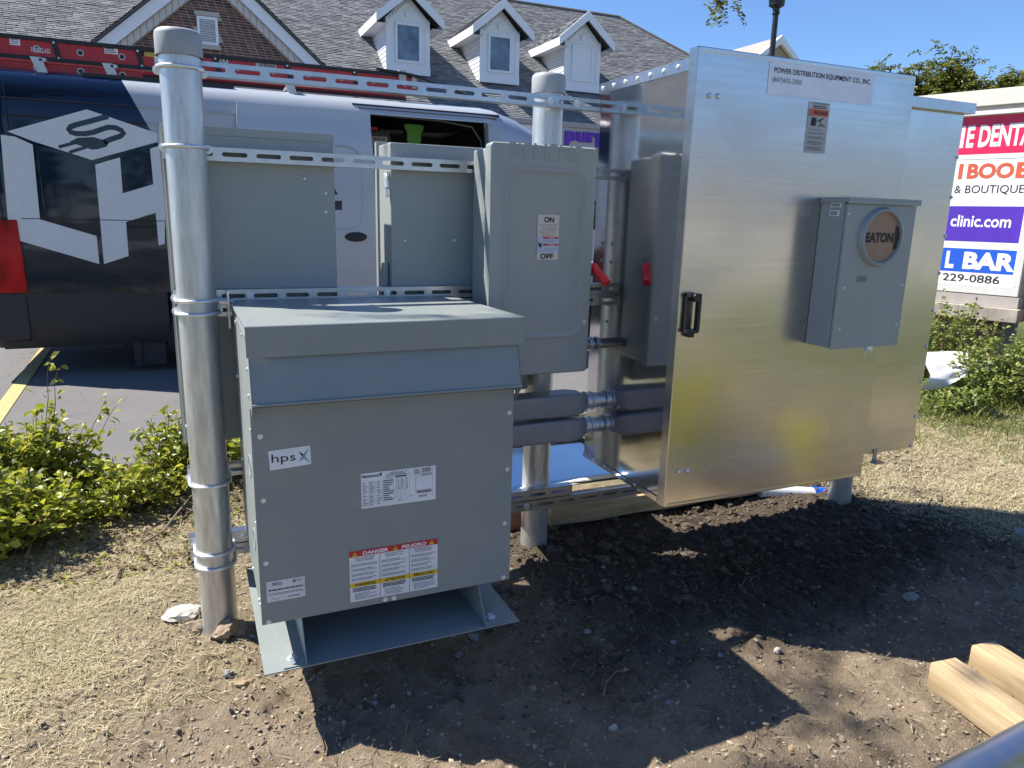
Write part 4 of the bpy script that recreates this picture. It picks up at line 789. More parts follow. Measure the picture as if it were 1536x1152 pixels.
def dormer(cx, shut, label):
    hw = .765; yf = 24.0; zb = 6.2; ze = 7.86; za = 8.62; ov = .40; yo = 23.62
    d_ = G(); ye = Yg + (ze - Zg) / SL
    d_.add([(cx - hw, yf, zb - .1), (cx + hw, yf, zb - .1), (cx + hw, yf, ze), (cx, yf, za), (cx - hw, yf, ze)], [(0, 1, 2, 3, 4)])
    dm = d_.build('dormer', TRIM, bd, smooth=0)
    for s in (-1, 1):   # lap siding on both cheeks
        g = G(); k = 0
        while k < 12:
            z0_ = zb - .02 + k * .15; z1_ = min(z0_ + .15, ze + .1); yb = Yg + (z0_ - Zg) / SL + .3
            if z0_ > ze: break
            x = cx + s * hw; g.add([(x + s * .03, yf, z0_), (x + s * .03, yb, z0_), (x + s * .008, yb + .1, z1_), (x + s * .008, yf, z1_), (x, yf, z0_), (x, yb, z0_)], [(0, 1, 2, 3), (4, 5, 1, 0)]); k += 1
        g.build('side_siding', TRIM, dm, smooth=0, fixn=False)
    yr = Yg + (za + .18 - Zg) / SL
    for s in (-1, 1):
        ex = cx + s * (hw + ov); zl = ze - .02; A = (ex, yo, zl); yq = Yg + (zl - Zg) / SL; Bp = (ex, yq, zl); Cp = (cx, yr, za + .2); Dp = (cx, yo, za + .2)
        g = G(); g.add([A, Bp, Cp, Dp, (ex, yo, zl - .05), (ex, yq, zl - .05), (cx, yr, za + .15), (cx, yo, za + .15)], [(0, 1, 2, 3), (7, 6, 5, 4), (0, 4, 5, 1)]); g.build('dormer_roof', flat((.13, .12, .115), .95), dm, smooth=0)
        q = [A, Bp, Cp, Dp] if s > 0 else [Bp, A, Dp, Cp]
        shingles('dormer_shingles', q, dm, .28, .145)
        g = G(); g.add([(ex + s * .02, yo - .03, zl + .04), (cx, yo - .03, za + .26), (cx, yo - .03, za - .06), (ex + s * .02, yo - .03, zl - .26), (ex + s * .02, yo + .03, zl + .04), (cx, yo + .03, za + .26), (cx, yo + .03, za - .06), (ex + s * .02, yo + .03, zl - .26)], [(0, 1, 2, 3), (4, 7, 6, 5), (0, 3, 7, 4), (2, 3, 7, 6), (0, 1, 5, 4)]); g.build('rake_board', TRIM, dm, smooth=0)
        g = G(); g.box(min(ex, ex + s * .03), max(ex, ex + s * .03), yo + .031, yq, zl - .26, zl + .02); g.add([(ex, yo, zl - .255), (cx + s * hw, yo, zl - .255), (cx + s * hw, yq + .3, zl - .255), (ex, yq - .3, zl - .255)], [(0, 1, 2, 3)]); g.build('eave_board', TRIM, dm, smooth=0)
        for i in range(7):    # dentil teeth under the rake
            t_ = (i + .5) / 7; x = cx + s * hw * .82 * (1 - t_); z = ze + .02 + (za - ze - .2) * t_; g = G(); g.box(x - .035, x + .035, yf - .05, yf - .002, z - .05, z + .03); g.build('dentil', TRIM, dm)
    g = G(); g.box(cx - hw - .02, cx + hw + .02, yf - .06, yf - .001, zb - .1, zb + .17); g.box(cx - hw - .015, cx - hw + .15, yf - .03, yf - .001, zb + .17, ze); g.box(cx + hw - .15, cx + hw + .015, yf - .03, yf - .001, zb + .17, ze); g.box(cx - hw + .1501, cx + hw - .1501, yf - .02, yf - .001, ze - .02, ze + .06); g.prism([(cx - .07, ze + .03), (cx + .07, ze + .03), (cx + .10, ze + .25), (cx - .10, ze + .25)], 1, yf - .07, yf - .003); g.build('trim', TRIM, dm, smooth=0)
    wx0, wx1, wz0, wz1 = cx - .38, cx + .38, 6.55, 7.66
    g = G()
    for a in ((wx0 - .08, wx1 + .08, wz0 - .08, wz0), (wx0 - .08, wx1 + .08, wz1, wz1 + .08), (wx0 - .08, wx0, wz0, wz1), (wx1, wx1 + .08, wz0, wz1)): g.box(a[0], a[1], yf - .07, yf - .003, a[2], a[3])
    wn = g.build('window_frame', TRIM, dm, .005)
    g = G(); g.box(wx0, wx1, yf - .03, yf - .02, wz0, wz1); g.build('shutter_panel' if shut else 'pane', TRIM if shut else flat((.11, .15, .20), .05, 0, 'dormer_glass', .9, var=.55, vs=1.7), wn)  # mottled pane colour stands in for curtains and reflections
for cx in (7.45, 10.87): dormer(cx, False, '')
dormer(14.28, True, '')
# brick gable wing
ga, gb, apx, apz = -1.53, 3.56, 1.015, 0
sL = (6.555 - 5.598) / (-.428 + 1.528); apz = 5.598 + sL * (apx + 1.53); YGb = 20.35; x_l = -4.4; zl_ = apz - sL * (apx - x_l)
x_r = 2 * apx - x_l
g = G(); g.prism([(x_l + .4, -.05), (x_r - .4, -.05), (x_r - .4, zl_ + .2), (apx, apz - .35), (x_l + .4, zl_ + .2)], 1, YGb, YGb + .2); gw = g.build('gable_wall', MORT, bd, smooth=0)
V = []; bw, bh = .205, .0677; z = 4.9; r = 0
while z < apz - .3:
    half = (apz - .45 - z) / sL; u = apx - half + (bw / 2 if r % 2 else 0) - .1
    while u < apx + half:
        if not (.62 < u + bw / 2 < 1.16 and 5.6 < z < 6.5):
            e = random.uniform(0, .006); V.append((u + .008, u + bw - .008, YGb - .010 - e, z + .009, z + bh - .009))
        u += bw
    z += bh; r += 1
A = np.array(V); N = len(A); VV = np.zeros((N, 8, 3))
for i, (ix, iy, iz) in enumerate(((0, 0, 0), (1, 0, 0), (1, 0, 1), (0, 0, 1), (0, 1, 0), (1, 1, 0), (1, 1, 1), (0, 1, 1))):
    VV[:, i, 0] = A[:, ix]; VV[:, i, 1] = A[:, 2] if iy == 0 else YGb + .001; VV[:, i, 2] = A[:, 3 + iz]
F_ = (np.arange(N)[:, None, None] * 8 + np.array([(0, 1, 2, 3), (0, 4, 5, 1), (1, 5, 6, 2), (2, 6, 7, 3), (3, 7, 4, 0)])[None]).reshape(-1, 4)
npmesh('bricks', VV.reshape(-1, 3), F_, BRICK, gw)['kind'] = 'stuff'
for s in (-1, 1):
    ex = x_l if s < 0 else x_r
    g = G(); g.prism([(ex, zl_), (apx, apz), (apx, apz - .36), (ex, zl_ - .36)], 1, 19.98, 20.06); g.build('rake_board', TRIM, bd, smooth=0)
    g = G(); g.prism([(ex, zl_ + .08), (apx, apz + .08), (apx, apz + .02), (ex, zl_ + .02)], 1, 19.9, 29); g.build('gable_roof', flat((.10, .09, .09), .9), bd, smooth=0)
    for i in range(34):   # block frieze under the rake
        t_ = (i + .5) / 34; x = ex + (apx - ex) * t_; z = zl_ + (apz - zl_) * t_ - .36; dx = (apx - ex) / 34 * .47; dz = (apz - zl_) / 34 * .47
        g = G(); g.prism([(x - dx, z - dz), (x + dx, z + dz), (x + dx, z + dz - .27), (x - dx, z - dz - .27)], 1, 20.1, YGb - .02); g.build('frieze_block', flat((.55, .52, .49), .8), bd, smooth=0)
    q = ((ex, 19.9, zl_ + .1), (ex, 30, zl_ + .1), (apx, 30, apz + .1), (apx, 19.9, apz + .1)); q = q if s > 0 else (q[1], q[0], q[3], q[2])
    shingles('gable_shingles', q, bd, clip=lambda P: P.z > rz_(P.y) - .1)
g = G()
for a in ((.63, .70, 5.68, 6.38), (1.08, 1.15, 5.68, 6.38), (.70, 1.08, 6.31, 6.38), (.70, 1.08, 5.68, 5.75)): g.box(a[0], a[1], YGb - .08, YGb - .014, a[2], a[3])
vt = g.build('gable_vent', TRIM, bd, smooth=0)
for i in range(13): g = G(); z = 5.76 + i * .042; g.prism([(YGb - .07, z), (YGb - .02, z + .03), (YGb - .02, z + .038), (YGb - .07, z + .012)], 0, .701, 1.079); g.build('louver_slat', TRIM, vt, smooth=0)
g = G(); g.box(.58, 1.20, YGb - .10, YGb - .013, 6.39, 6.50); g.box(.58, 1.20, YGb - .12, YGb - .013, 5.57, 5.67); g.build('stone_lintel', flat((.45, .41, .37), .8), bd, .01)
# taller wing at far left casting its shadow on the roof
g = G(); zt_ = 8.9; g.prism([(-13, 4.3), (-4.7, 4.3), (-4.7, 5.0), (-8.85, zt_), (-13, 5.0)], 1, 23.5, 29); g.build('left_wing', flat((.13, .12, .115), .95), bd, smooth=0)
# far building
fb = T('far_building', 'distant building with pale gable peeking over the cabinet behind the lamp post', 'building', (43, 50, 0))
g = G(); g.prism([(40.2, -.05), (45.6, -.05), (45.6, 12.9), (42.9, 15.0), (40.2, 12.9)], 1, 45.4, 60); g.build('wall', flat((.33, .27, .22), .8), fb, smooth=0)
g = G(); g.prism([(39.8, 12.9), (42.92, 15.35), (46.0, 12.9), (46.0, 12.6), (42.92, 14.75), (39.8, 12.6)], 1, 45, 45.3); g.build('rake_board', TRIM, fb, smooth=0)
g = G(); g.prism([(36.8, 10.2), (42.92, 15.3), (46.1, 12.75), (46.1, 12.65), (42.92, 15.2), (36.8, 10.0)], 1, 45.35, 80); g.build('roof', flat((.30, .28, .26), .95), fb, smooth=0)
# lamp post
lp = T('lamp_post', 'tall black lamp post standing behind the metal cabinet', 'lamp post', (11.05, 10, 0)); PBLK = flat((.012, .012, .014), .4)
g = G(); g.cyl((11.05, 10, 0), (11.05, 10, 5.55), .075, .052, 20); g.build('post', PBLK, lp)
g = G(); g.loft([[(11.05 + r * math.cos(a), 10 + r * math.sin(a), z) for a in np.arange(0, 6.27, .3)] for r, z in ((.055, 5.42), (.075, 5.46), (.065, 5.50), (.07, 5.55), (.15, 5.60), (.155, 5.70), (.20, 5.76), (.24, 6.2), (.26, 6.25), (.05, 6.55))], True, True); g.build('lantern', PBLK, lp)
# ------------------------------------------------ monument sign
th = math.atan2(-.952, .306); sn = T('monument_sign', 'tall white roadside sign with red, purple and blue shop panels on a brick base', 'sign', (7.3, 1.8, 0), th)
Ms = basis(sn)
def sb(name, x0, x1, y0, y1, z0, z1, mat, parent=None, bev=.004):
    g = G(); g.box(x0, x1, y0, y1, z0, z1); return g.build(name, mat, parent or sn, bev, world=False)
SW = flat((.66, .65, .62), .5, var=.03); STONE = flat((.36, .32, .27), .9, var=.25, vs=9)
sb('sign_cabinet', -2.6, -.205, .02, .5, .77, 2.50, flat((.45, .43, .40), .5)); sb('cabinet_cap', -2.75, -.08, -.03, .74, 2.545, 2.69, flat((.66, .63, .56), .6)); sb('cap_soffit', -2.66, -.15, -.0, .6, 2.4995, 2.544, flat((.32, .30, .28), .6))
for a in ((-2.6, -.205, .775, .86), (-2.6, -.205, 2.46, 2.499)): sb('frame_bar', a[0], a[1], -.035, .019, a[2], a[3], SW)
sb('frame_bar', -.265, -.205, -.034, .0185, .861, 2.459, SW)
sb('base_plinth', -2.6, -.19, -.03, .52, .66, .769, flat((.40, .36, .33), .7)); sb('stone_ledge', -2.75, -.16, -.10, .62, .53, .659, STONE, None, .012)
sb('brick_core', -2.55, -.30, .03, .55, -.05, .529, MORT); pc = sb('brick_pier', -.06, .5, .03, .6, -.05, 2.3, MORT)
def bricks(x0, x1, z0, z1, yf, parent):
    r = 0; z = z0
    while z < z1 - .03:
        x = x0 - (.105 if r % 2 else 0)
        while x < x1:
            a = max(x, x0) + .005; e = min(x + .205, x1) - .005
            if e - a > .03:
                g = G(); d_ = random.uniform(.008, .014); g.box(a, e, yf - d_, yf + .002, z + .005, z + .062); g.build('brick', BRK1[random.randrange(4)], parent, .002, world=False, segs=1)
            x += .21
        z += .07; r += 1
BRK1 = [flat(c_, .9, var=.12, vs=30) for c_ in ((.30, .095, .06), (.36, .13, .08), (.25, .08, .055), (.40, .17, .11))]
bricks(-1.3, -.30, .2, .53, .03, sn); bricks(-.06, .3, .2, 1.5, .03, sn)
def SD(y=-.001): 
    o = Ms @ Vector((0, y, 0)); ux = (Ms.to_3x3() @ Vector((1, 0, 0))); return Decal(o, ux)
D = SD(.019 - .001)
PANW = flat((.82, .81, .80), .4, var=.02); CRIM = flat((.72, .015, .09), .4, var=.03); VIO = flat((.085, .03, .42), .4, var=.03); BLU = flat((.015, .10, .58), .4, var=.03); ORG = flat((.60, .11, .05), .4)
D.rect(-2.55, .861, -.266, 2.459, PANW, 1)
D.rect(-2.55, 2.105, -.266, 2.455, CRIM, 3); D.rect(-2.55, 2.055, -.266, 2.060, GREY_INK, 3)
def dt(s_, pxa, pxb, py, z0_, z1_, m_, bold, l=5):
    a = D.c(pxa, py)[0]; e = D.c(pxb, py)[0]; D.text(s_, a, z0_, e, z1_, m_, l, bold)
dt('E DENTA', 1450, 1550, 210, 2.17, 2.375, WHITE, .035); dt('I', 1441, 1446, 210, 2.17, 2.375, WHITE, .035)
dt('BOO', 1451, 1521, 258, 1.875, 2.02, ORG, .04); dt('I', 1438, 1444, 258, 1.875, 2.02, ORG, .04); dt('E', 1524, 1545, 258, 1.875, 2.02, ORG, .04)
dt('& BOUTIQUE', 1432, 1536.5, 283, 1.725, 1.815, INK, .0)
D.rect(-2.55, 1.275, -.285, 1.615, VIO, 3); dt('clinic.com', 1426, 1517, 333, 1.415, 1.53, WHITE, .02)
D.rect(-2.55, .975, -.285, 1.205, BLU, 3); dt('BAR', 1444, 1523, 396, 1.005, 1.175, WHITE, .05); dt('L', 1418, 1431, 393, 1.005, 1.175, WHITE, .05)
dt('229-0886', 1413.5, 1500, 418, .875, .955, INK, .015)
D.build('sign_face', sn)
# ------------------------------------------------ lumber, pipe, sheet and litter
def woodmat(name, a, c_, ax=(.6, 9, 9)):
    m, nt, b = newmat(name); n = noise(nt, 5, 6, .65, stretch=ax); n2 = noise(nt, 2.2, 3, .5)
    c = ramp(nt, n, [(.3, a), (.6, c_), (.8, [min(1, q * 1.2) for q in c_])])
    vk = nt.nodes.new('ShaderNodeTexVoronoi'); vk.inputs['Scale'].default_value = 5.5; tk = nt.nodes.new('ShaderNodeTexCoord'); nt.links.new(tk.outputs['Object'], vk.inputs['Vector']); c = mixc(nt, ramp(nt, vk.outputs['Distance'], [(.06, .75), (.14, 0.)]), c, (.14, .07, .03))
    nt.links.new(mixc(nt, .7, c, ramp(nt, n2, [(.3, (.72, .70, .66)), (.7, (1.05, 1.05, 1.05))]), 'MULTIPLY'), b.inputs['Base Color']); b.inputs['Roughness'].default_value = .8; bump(nt, b, n, .35, .003); return m
WOOD = woodmat('pine_lumber', (.33, .23, .12), (.54, .42, .26)); WOODR = woodmat('reddish_lumber', (.22, .10, .05), (.36, .18, .10))
def beam(label, p0, ang, L, w_, h_, mat, name='lumber_beam', twist=0., z=0., bev=.006):
    t = T(name, label, 'lumber', (p0[0], p0[1], z), ang); g = G(); N = 14; rr = []
    for i in range(N + 1):
        u = L * i / N; k = .004 * math.sin(i * 1.3 + L); tw = twist * i / N; c_, s_ = math.cos(tw), math.sin(tw)
        rr.append([(u, y * c_ - zz * s_ + w_ / 2 + k, y * s_ + zz * c_ + h_ / 2 + k * .4) for y, zz in rrect(-w_ / 2, w_ / 2, -h_ / 2, h_ / 2, bev, 2)])
    g.loft(rr, True, True); g.build('timber', mat, t, world=False, smooth=35); return t
beam('pale timber beam lying on the soil under the metal cabinet', (1.44, .312), 0.0, 1.27, .14, .088, WOOD, z=.016)
beam('short reddish timber end lying behind the middle pole', (.90, .335), 0.0, .42, .12, .085, WOODR, z=.0)
a0 = hit(1388, 1033, 2, 0); a1 = hit(1486, 1105, 2, 0); ang = math.atan2(a1[1] - a0[1], a1[0] - a0[0])
beam('rough pale timber in the lower right corner, nearer the camera, with wavy top', (a0[0], a0[1]), ang, 1.2, .105, .09, WOOD, twist=.0)
q0 = hit(1470, 978, 2, .07); beam('rough pale timber in the lower right corner, the farther one', (q0[0] - .02, q0[1] + .02), ang - .0, 1.2, .10, .085, WOOD, twist=.12)
gp = T('steel_pipe', 'blue-grey steel pipe lying across the timbers in the bottom right corner', 'pipe', (1.9, -1.55, .2))
pa = hit(1397, 1152, 2, .18); pb = hit(1536, 1080, 2, .18); dv = Vector(pb - pa).normalized(); off = Vector((dv.y, -dv.x, 0)) * .060; off.z = -.012
PA = Vector(pa) + off - dv * .0; PB = Vector(pa) + off + dv * 1.4
m, nt, b = newmat('satin_blue_grey_steel'); b.inputs['Metallic'].default_value = .85; b.inputs['Base Color'].default_value = (.42, .46, .52, 1); b.inputs['Roughness'].default_value = .3
g = G(); g.cyl(PA - dv * .75, PB, .0572, n=40); g.cyl(PA - dv * .75, PB, .052, n=40); g.build('tube', m, gp)
# bright sheet behind the rack
sh = T('sheet_metal', 'thin bright metal sheet lying across behind the lowest struts and the middle pole', 'metal sheet', (1.7, .9, .06))
g = G(); xs = np.linspace(1.10, 1.78, 12); ys = np.linspace(.112, .66, 8)
V = [[(x, y, .292 + .05 * (y - .1) + .005 * math.sin(x * 5 + y * 3)) for x in xs] for y in ys]; g.loft(V, closed=False); o = g.build('sheet', ALUS, sh, smooth=80); md = o.modifiers.new('thick', 'SOLIDIFY'); md.thickness = .002
tb = T('blue_white_pipe', 'white plastic pipe end with bright blue band, lying behind the right pole', 'pipe', (2.8, .25, .09))
A_ = Vector(hit(1186, 740, 1, .28)); B_ = Vector(hit(1262, 745, 1, .22)); d_ = (B_ - A_); 
g = G(); g.cyl(A_ + d_ * -.6, A_ + d_ * .42, .036, .040, 24); g.build('white_pipe', flat((.70, .70, .72), .35), tb)
g = G(); g.cyl(A_ + d_ * .40, A_ + d_ * .88, .044, n=24); g.build('blue_band', flat((.01, .10, .55), .4), tb)
g = G(); g.cyl(A_ + d_ * .90, A_ + d_ * 1.1, .038, n=24); g.build('pipe_end', flat((.05, .05, .06), .5), tb)
# rocks
ico = bmesh.new(); bmesh.ops.create_icosphere(ico, subdivisions=3, radius=1); IV = np.array([v.co[:] for v in ico.verts]); IF = np.array([[v.index for v in f.verts] for f in ico.faces]); ico.free()
ico = bmesh.new(); bmesh.ops.create_icosphere(ico, subdivisions=1, radius=1); I1V = np.array([v.co[:] for v in ico.verts]); I1F = np.array([[v.index for v in f.verts] for f in ico.faces]); ico.free()
def rockmat(name, a, c_):
    m, nt, b = newmat(name); n = noise(nt, 30, 6, .7); nt.links.new(ramp(nt, n, [(.3, a), (.7, c_)]), b.inputs['Base Color']); b.inputs['Roughness'].default_value = .9; bump(nt, b, n, .5, .006); return m
RM = dict(white=rockmat('pale_limestone', (.38, .34, .28), (.58, .54, .47)), brown=rockmat('brown_clod', (.20, .145, .095), (.36, .28, .20)), grey=rockmat('grey_stone', (.17, .17, .17), (.30, .30, .29)), tan=rockmat('tan_stone', (.28, .19, .11), (.44, .33, .21)))
def rock(px, py, wpx, col, label, flat_=.55, asp=.8, seed=0, group=None, rz=0.):
    P = hit(px, py, 2, 0); dep = float(RC[:, 2] @ (P - CP)); r = wpx / FOC * dep / 2; z = float(gz(P[0], P[1]))
    r_ = random.Random(seed + int(px * 7 + py)); V = IV.copy(); 
    for _ in range(9):
        d = np.array([r_.gauss(0, 1) for _ in range(3)]); d /= np.linalg.norm(d); lim = r_.uniform(.5, .85); dt_ = V @ d; V -= np.outer(np.maximum(dt_ - lim, 0), d)
    V += (fbm(V[:, 0] * 2 + seed, V[:, 1] * 2 + V[:, 2], 2.6, 4, seed)[:, None] - .5) * .55 * V
    V = V * np.array([r, r * asp, r * flat_]); c_, s_ = math.cos(rz), math.sin(rz); V[:, :2] = V[:, :2] @ np.array([[c_, s_], [-s_, c_]])
    V += np.array([P[0], P[1] , z + r * flat_ * .45]); t = npmesh('rock', V - np.array([P[0], P[1], z]), IF, RM[col]); t.location = (P[0], P[1], z); return setp(t, label, 'rock', group)
rock(272, 925, 54, 'white', 'flat pale stone just left of the foot of the near pole', .45)
rock(288, 945, 30, 'brown', 'round brown clod between the flat pale stone and the near pole', .8)
rock(337, 955, 46, 'brown', 'lumpy brown rock right in front of the near pole foot', .9)
rock(357, 948, 34, 'brown', 'brown rock tucked between the near pole foot and the drip plate', .8)
rock(363, 1022, 27, 'tan', 'smooth tan stone on the soil left of the transformer plate corner', .55)
rock(342, 1011, 17, 'grey', 'small grey stone beside the smooth tan stone', .8)
rock(1366, 900, 32, 'grey', 'grey angular slab lying in the shade above the timbers', .35, .6)
rock(1530, 800, 26, 'grey', 'grey stone at the right edge in the cabinet shadow', .6)
rock(1166, 981, 13, 'white', 'small white stone on the sunlit patch of soil', .8)
rock(710, 953, 22, 'grey', 'grey stone in the shade nearest the right end of the drip plate', .6)
rock(689, 979, 15, 'grey', 'squarish grey stone just below the drip plate edge', .7)
rock(879, 947, 16, 'grey', 'flat grey pebble in the shade below the middle pole', .4)
rock(1188, 1120, 19, 'tan', 'tan stone at the bottom on sunlit soil beside the shadow corner', .6)
rock(920, 1082, 14, 'white', 'pale stone in the shade near the bottom edge', .7)
for i, (px, py, c_, lb) in enumerate(((905, 853, 'white', 'small pale stone highest up in the shade right of the transformer'), (906, 876, 'grey', 'small grey stone just below the highest pale one in the shade'), (950, 890, 'grey', 'small stone in the shade left of the sunlit patches'),
        (1010, 964, 'grey', 'squarish stone in the shade left of the largest sunlit patch'), (1080, 985, 'grey', 'small stone touching the left edge of the sunlit patch'), (800, 1030, 'brown', 'small brown stone in the shade under the label end of the transformer'),
        (562, 1055, 'grey', 'small stone near the left edge of the transformer shadow'), (515, 1082, 'tan', 'tan pebble at the lower left corner of the transformer shadow'), (1310, 935, 'grey', 'small stone in the shade above the sunlit patch, left of the timbers'), (1498, 932, 'grey', 'small stone in the shade above the farther timber'),
        (1003, 1057, 'grey', 'small stone low in the shade right of the pale one'), (483, 1132, 'tan', 'tan stone on sunlit soil below the transformer shadow'), (60, 1034, 'brown', 'brown pebble on the dry grass near the left edge'), (152, 1048, 'brown', 'brown pebble on the dry grass right of the one near the left edge'))):
    rock(px, py, 9 + (i * 37 % 6), c_, lb, .6, seed=i, group='small loose stones on the soil')
# twigs
TWIG = flat((.20, .15, .11), .85)
def twig(pts, r, label):
    g = G(); P = []
    for px, py, dz in pts: h_ = hit(px, py, 2, 0); P.append((h_[0], h_[1], float(gz(h_[0], h_[1])) + .006 + dz))
    o = g.tube(P, [r * (1 - .6 * i / len(P)) for i in range(len(P))], 6).build('stick', TWIG, None, fixn=False); return setp(o, label, 'stick')
twig([(172, 872, 0), (178, 858, .01), (184, 848, 0)], .006, 'short dark stick standing out on the dry grass left of the near pole')
twig([(215, 815, .01), (245, 800, .02), (262, 780, .03), (290, 745, .02), (300, 730, 0)], .006, 'long bent stick between the hedge and the near pole')
twig([(105, 868, 0), (135, 858, .01), (165, 850, 0)], .004, 'thin stick lying at the edge of the hedge')
twig([(40, 840, .02), (60, 800, .06), (78, 780, .10)], .005, 'bare stem rising out of the hedge at the left')
twig([(905, 1050, 0), (908, 1025, .01), (922, 1012, .015), (940, 1010, .01)], .003, 'thin curled root in the shade near the bottom centre')
# loose crumbs, pebbles
def scatter(name, N, xr, yr, smin, smax, mat, prob, seed, flat_=.6):
    r = np.random.default_rng(seed); x = r.uniform(*xr, N); y = r.uniform(*yr, N); k = r.random(N) < prob(x, y); x, y = x[k], y[k]; N = len(x)
    s = smin * (smax / smin) ** (r.random(N) ** 2.2); z = gz(x, y) + s * .2
    base = I1V; nv = len(base); jit = 1 + r.uniform(-.28, .28, (N, nv, 1)); a = r.uniform(0, 6.28, N); c_, s_ = np.cos(a)[:, None], np.sin(a)[:, None]
    V = base[None] * jit * s[:, None, None] * np.stack([r.uniform(.7, 1.3, N), r.uniform(.6, 1.1, N), np.full(N, flat_)], -1)[:, None, :]
    Xr = V[..., 0] * c_ - V[..., 1] * s_; Yr = V[..., 0] * s_ + V[..., 1] * c_; V = np.stack([Xr + x[:, None], Yr + y[:, None], V[..., 2] + z[:, None]], -1).reshape(-1, 3)
    F_ = (np.arange(N)[:, None, None] * nv + I1F[None]).reshape(-1, 3); o = npmesh(name, V, F_, mat); o['kind'] = 'stuff'; return o
m, nt, b = newmat('soil_crumbs'); gi = nt.nodes.new('ShaderNodeNewGeometry'); nt.links.new(ramp(nt, gi.outputs['Random Per Island'], [(0, (.20, .158, .115)), (.6, (.30, .245, .18)), (.95, (.37, .31, .235)), (1, (.46, .42, .35))]), b.inputs['Base Color']); b.inputs['Roughness'].default_value = .95; CR = m
bz = lambda x, y: zones(x, y)[0]
scatter('soil_crumbs', 62000, (-2.2, 4.0), (-1.75, .8), .0017, .0095, CR, lambda x, y: (.15 + .85 * bz(x, y)) * (1 - .97 * soil_shade(x, y)) * np.where((x > .3) & (y > -1.2) & (x < 2.4), .45, 1), 3)
DCL = rockmat('dark_clods', (.05, .038, .03), (.12, .095, .07))  # clods and crumbs darkened to match the shade in the soil colour
scatter('soil_clods', 3600, (.75, 3.6), (-1.6, .5), .008, .030, DCL, lambda x, y: bz(x, y) * soil_shade(x, y) * (.15 + .85 * np.exp(-((y - .0) / .28) ** 2)), 4, .7)
scatter('dark_crumbs', 26000, (.7, 3.9), (-1.1, .7), .002, .012, DCL, lambda x, y: soil_shade(x, y), 6)
# dry grass and green grass blades
def blades(name, N, region, mat, prob, lmin, lmax, lie, seed, w_=.0022, curl=.3):
    r = np.random.default_rng(seed); x = r.uniform(region[0], region[1], N); y = r.uniform(region[2], region[3], N); k = r.random(N) < prob(x, y); x, y = x[k], y[k]; N = len(x)
    L = r.uniform(lmin, lmax, N); a = r.uniform(0, 6.283, N); e = np.radians(r.uniform(*lie, N)); z = gz(x, y) + .002 + r.random(N) * .008
    d = np.stack([np.cos(a) * np.cos(e), np.sin(a) * np.cos(e), np.sin(e)], -1); sd_ = np.stack([-np.sin(a), np.cos(a), 0 * a], -1) * w_ * r.uniform(.6, 1.3, N)[:, None]
    P0 = np.stack([x, y, z], -1); P1 = P0 + d * (L * .5)[:, None]; P2 = P0 + d * L[:, None] + np.stack([r.uniform(-1, 1, N) * curl * L, r.uniform(-1, 1, N) * curl * L, -L * curl * r.random(N)], -1); P2[:, 2] = np.maximum(P2[:, 2], z)
    V = np.stack([P0 - sd_, P0 + sd_, P1 + sd_, P1 - sd_, P2 + sd_ * .2, P2 - sd_ * .2], 1).reshape(-1, 3); b_ = np.arange(N)[:, None, None] * 6
    o = npmesh(name, V, (b_ + np.array([(0, 1, 2, 3), (3, 2, 4, 5)])[None]).reshape(-1, 4), mat); o['kind'] = 'stuff'; return o
def leafmat(name, stops, trans=.35, rough=.5):
    m, nt, b = newmat(name); gi = nt.nodes.new('ShaderNodeNewGeometry'); c = ramp(nt, gi.outputs['Random Per Island'], stops)
    nt.links.new(c, b.inputs['Base Color']); b.inputs['Roughness'].default_value = rough; b.inputs['Specular IOR Level'].default_value = .4
    tr_ = nt.nodes.new('ShaderNodeBsdfTranslucent'); nt.links.new(mixc(nt, .5, c, (1.25, 1.15, .35), 'MULTIPLY'), tr_.inputs[0]); mx = nt.nodes.new('ShaderNodeMixShader'); mx.inputs[0].default_value = trans
    nt.links.new(b.outputs[0], mx.inputs[1]); nt.links.new(tr_.outputs[0], mx.inputs[2]); nt.links.new(mx.outputs[0], nt.nodes['Material Output'].inputs[0]); return m
STRAW = leafmat('dry_grass_blades', [(0, (.26, .205, .11)), (.5, (.47, .40, .245)), (1, (.63, .57, .40))], .2, .8); GREENB = leafmat('green_grass_blades', [(0, (.07, .10, .02)), (.5, (.16, .20, .05)), (1, (.34, .34, .12))], .35)
SOILSTR = leafmat('shaded_straw', [(0, (.13, .10, .06)), (1, (.38, .31, .19))], .1, .9)  # darker copy of the dry grass tones, shade mixed into the colour
turf = lambda x, y: (1 - bz(x, y)) * (y < ASY - .02)
def away(x, y): return np.where((x > 2.4), 1., 1.)
blades('dry_grass', 170000, (-2.0, .7, -1.75, 1.0), STRAW, lambda x, y: turf(x, y) * np.clip(fbm(x, y, 5, 4, 2) * 3.2 - .9, .15, 1), .012, .040, (0, 22), 11, .0009, .7)
blades('dry_grass', 160000, (2.3, 6.4, -1.0, 1.95), STRAW, lambda x, y: turf(x, y) * (1 - .4 * zones(x, y)[1]) * .9, .02, .06, (2, 35), 12, .0014)
blades('green_grass', 14000, (-2.0, .7, -1.75, 1.0), GREENB, lambda x, y: turf(x, y) * .8 * (fbm(x, y, 2.2, 3, 33) > .56), .015, .04, (5, 60), 13, .0012)
blades('green_grass', 60000, (2.3, 6.4, -.9, 1.95), GREENB, lambda x, y: turf(x, y) * zones(x, y)[1] * .8 * (fbm(x, y, 3, 3, 35) > .42), .03, .09, (15, 70), 14, .0024)
blades('straw_litter', 3000, (-.3, 3.2, -1.75, .4), SOILSTR, lambda x, y: bz(x, y) * (fbm(x, y, 3, 3, 44) > .45) * .9, .02, .07, (0, 25), 15, .0012, .5)
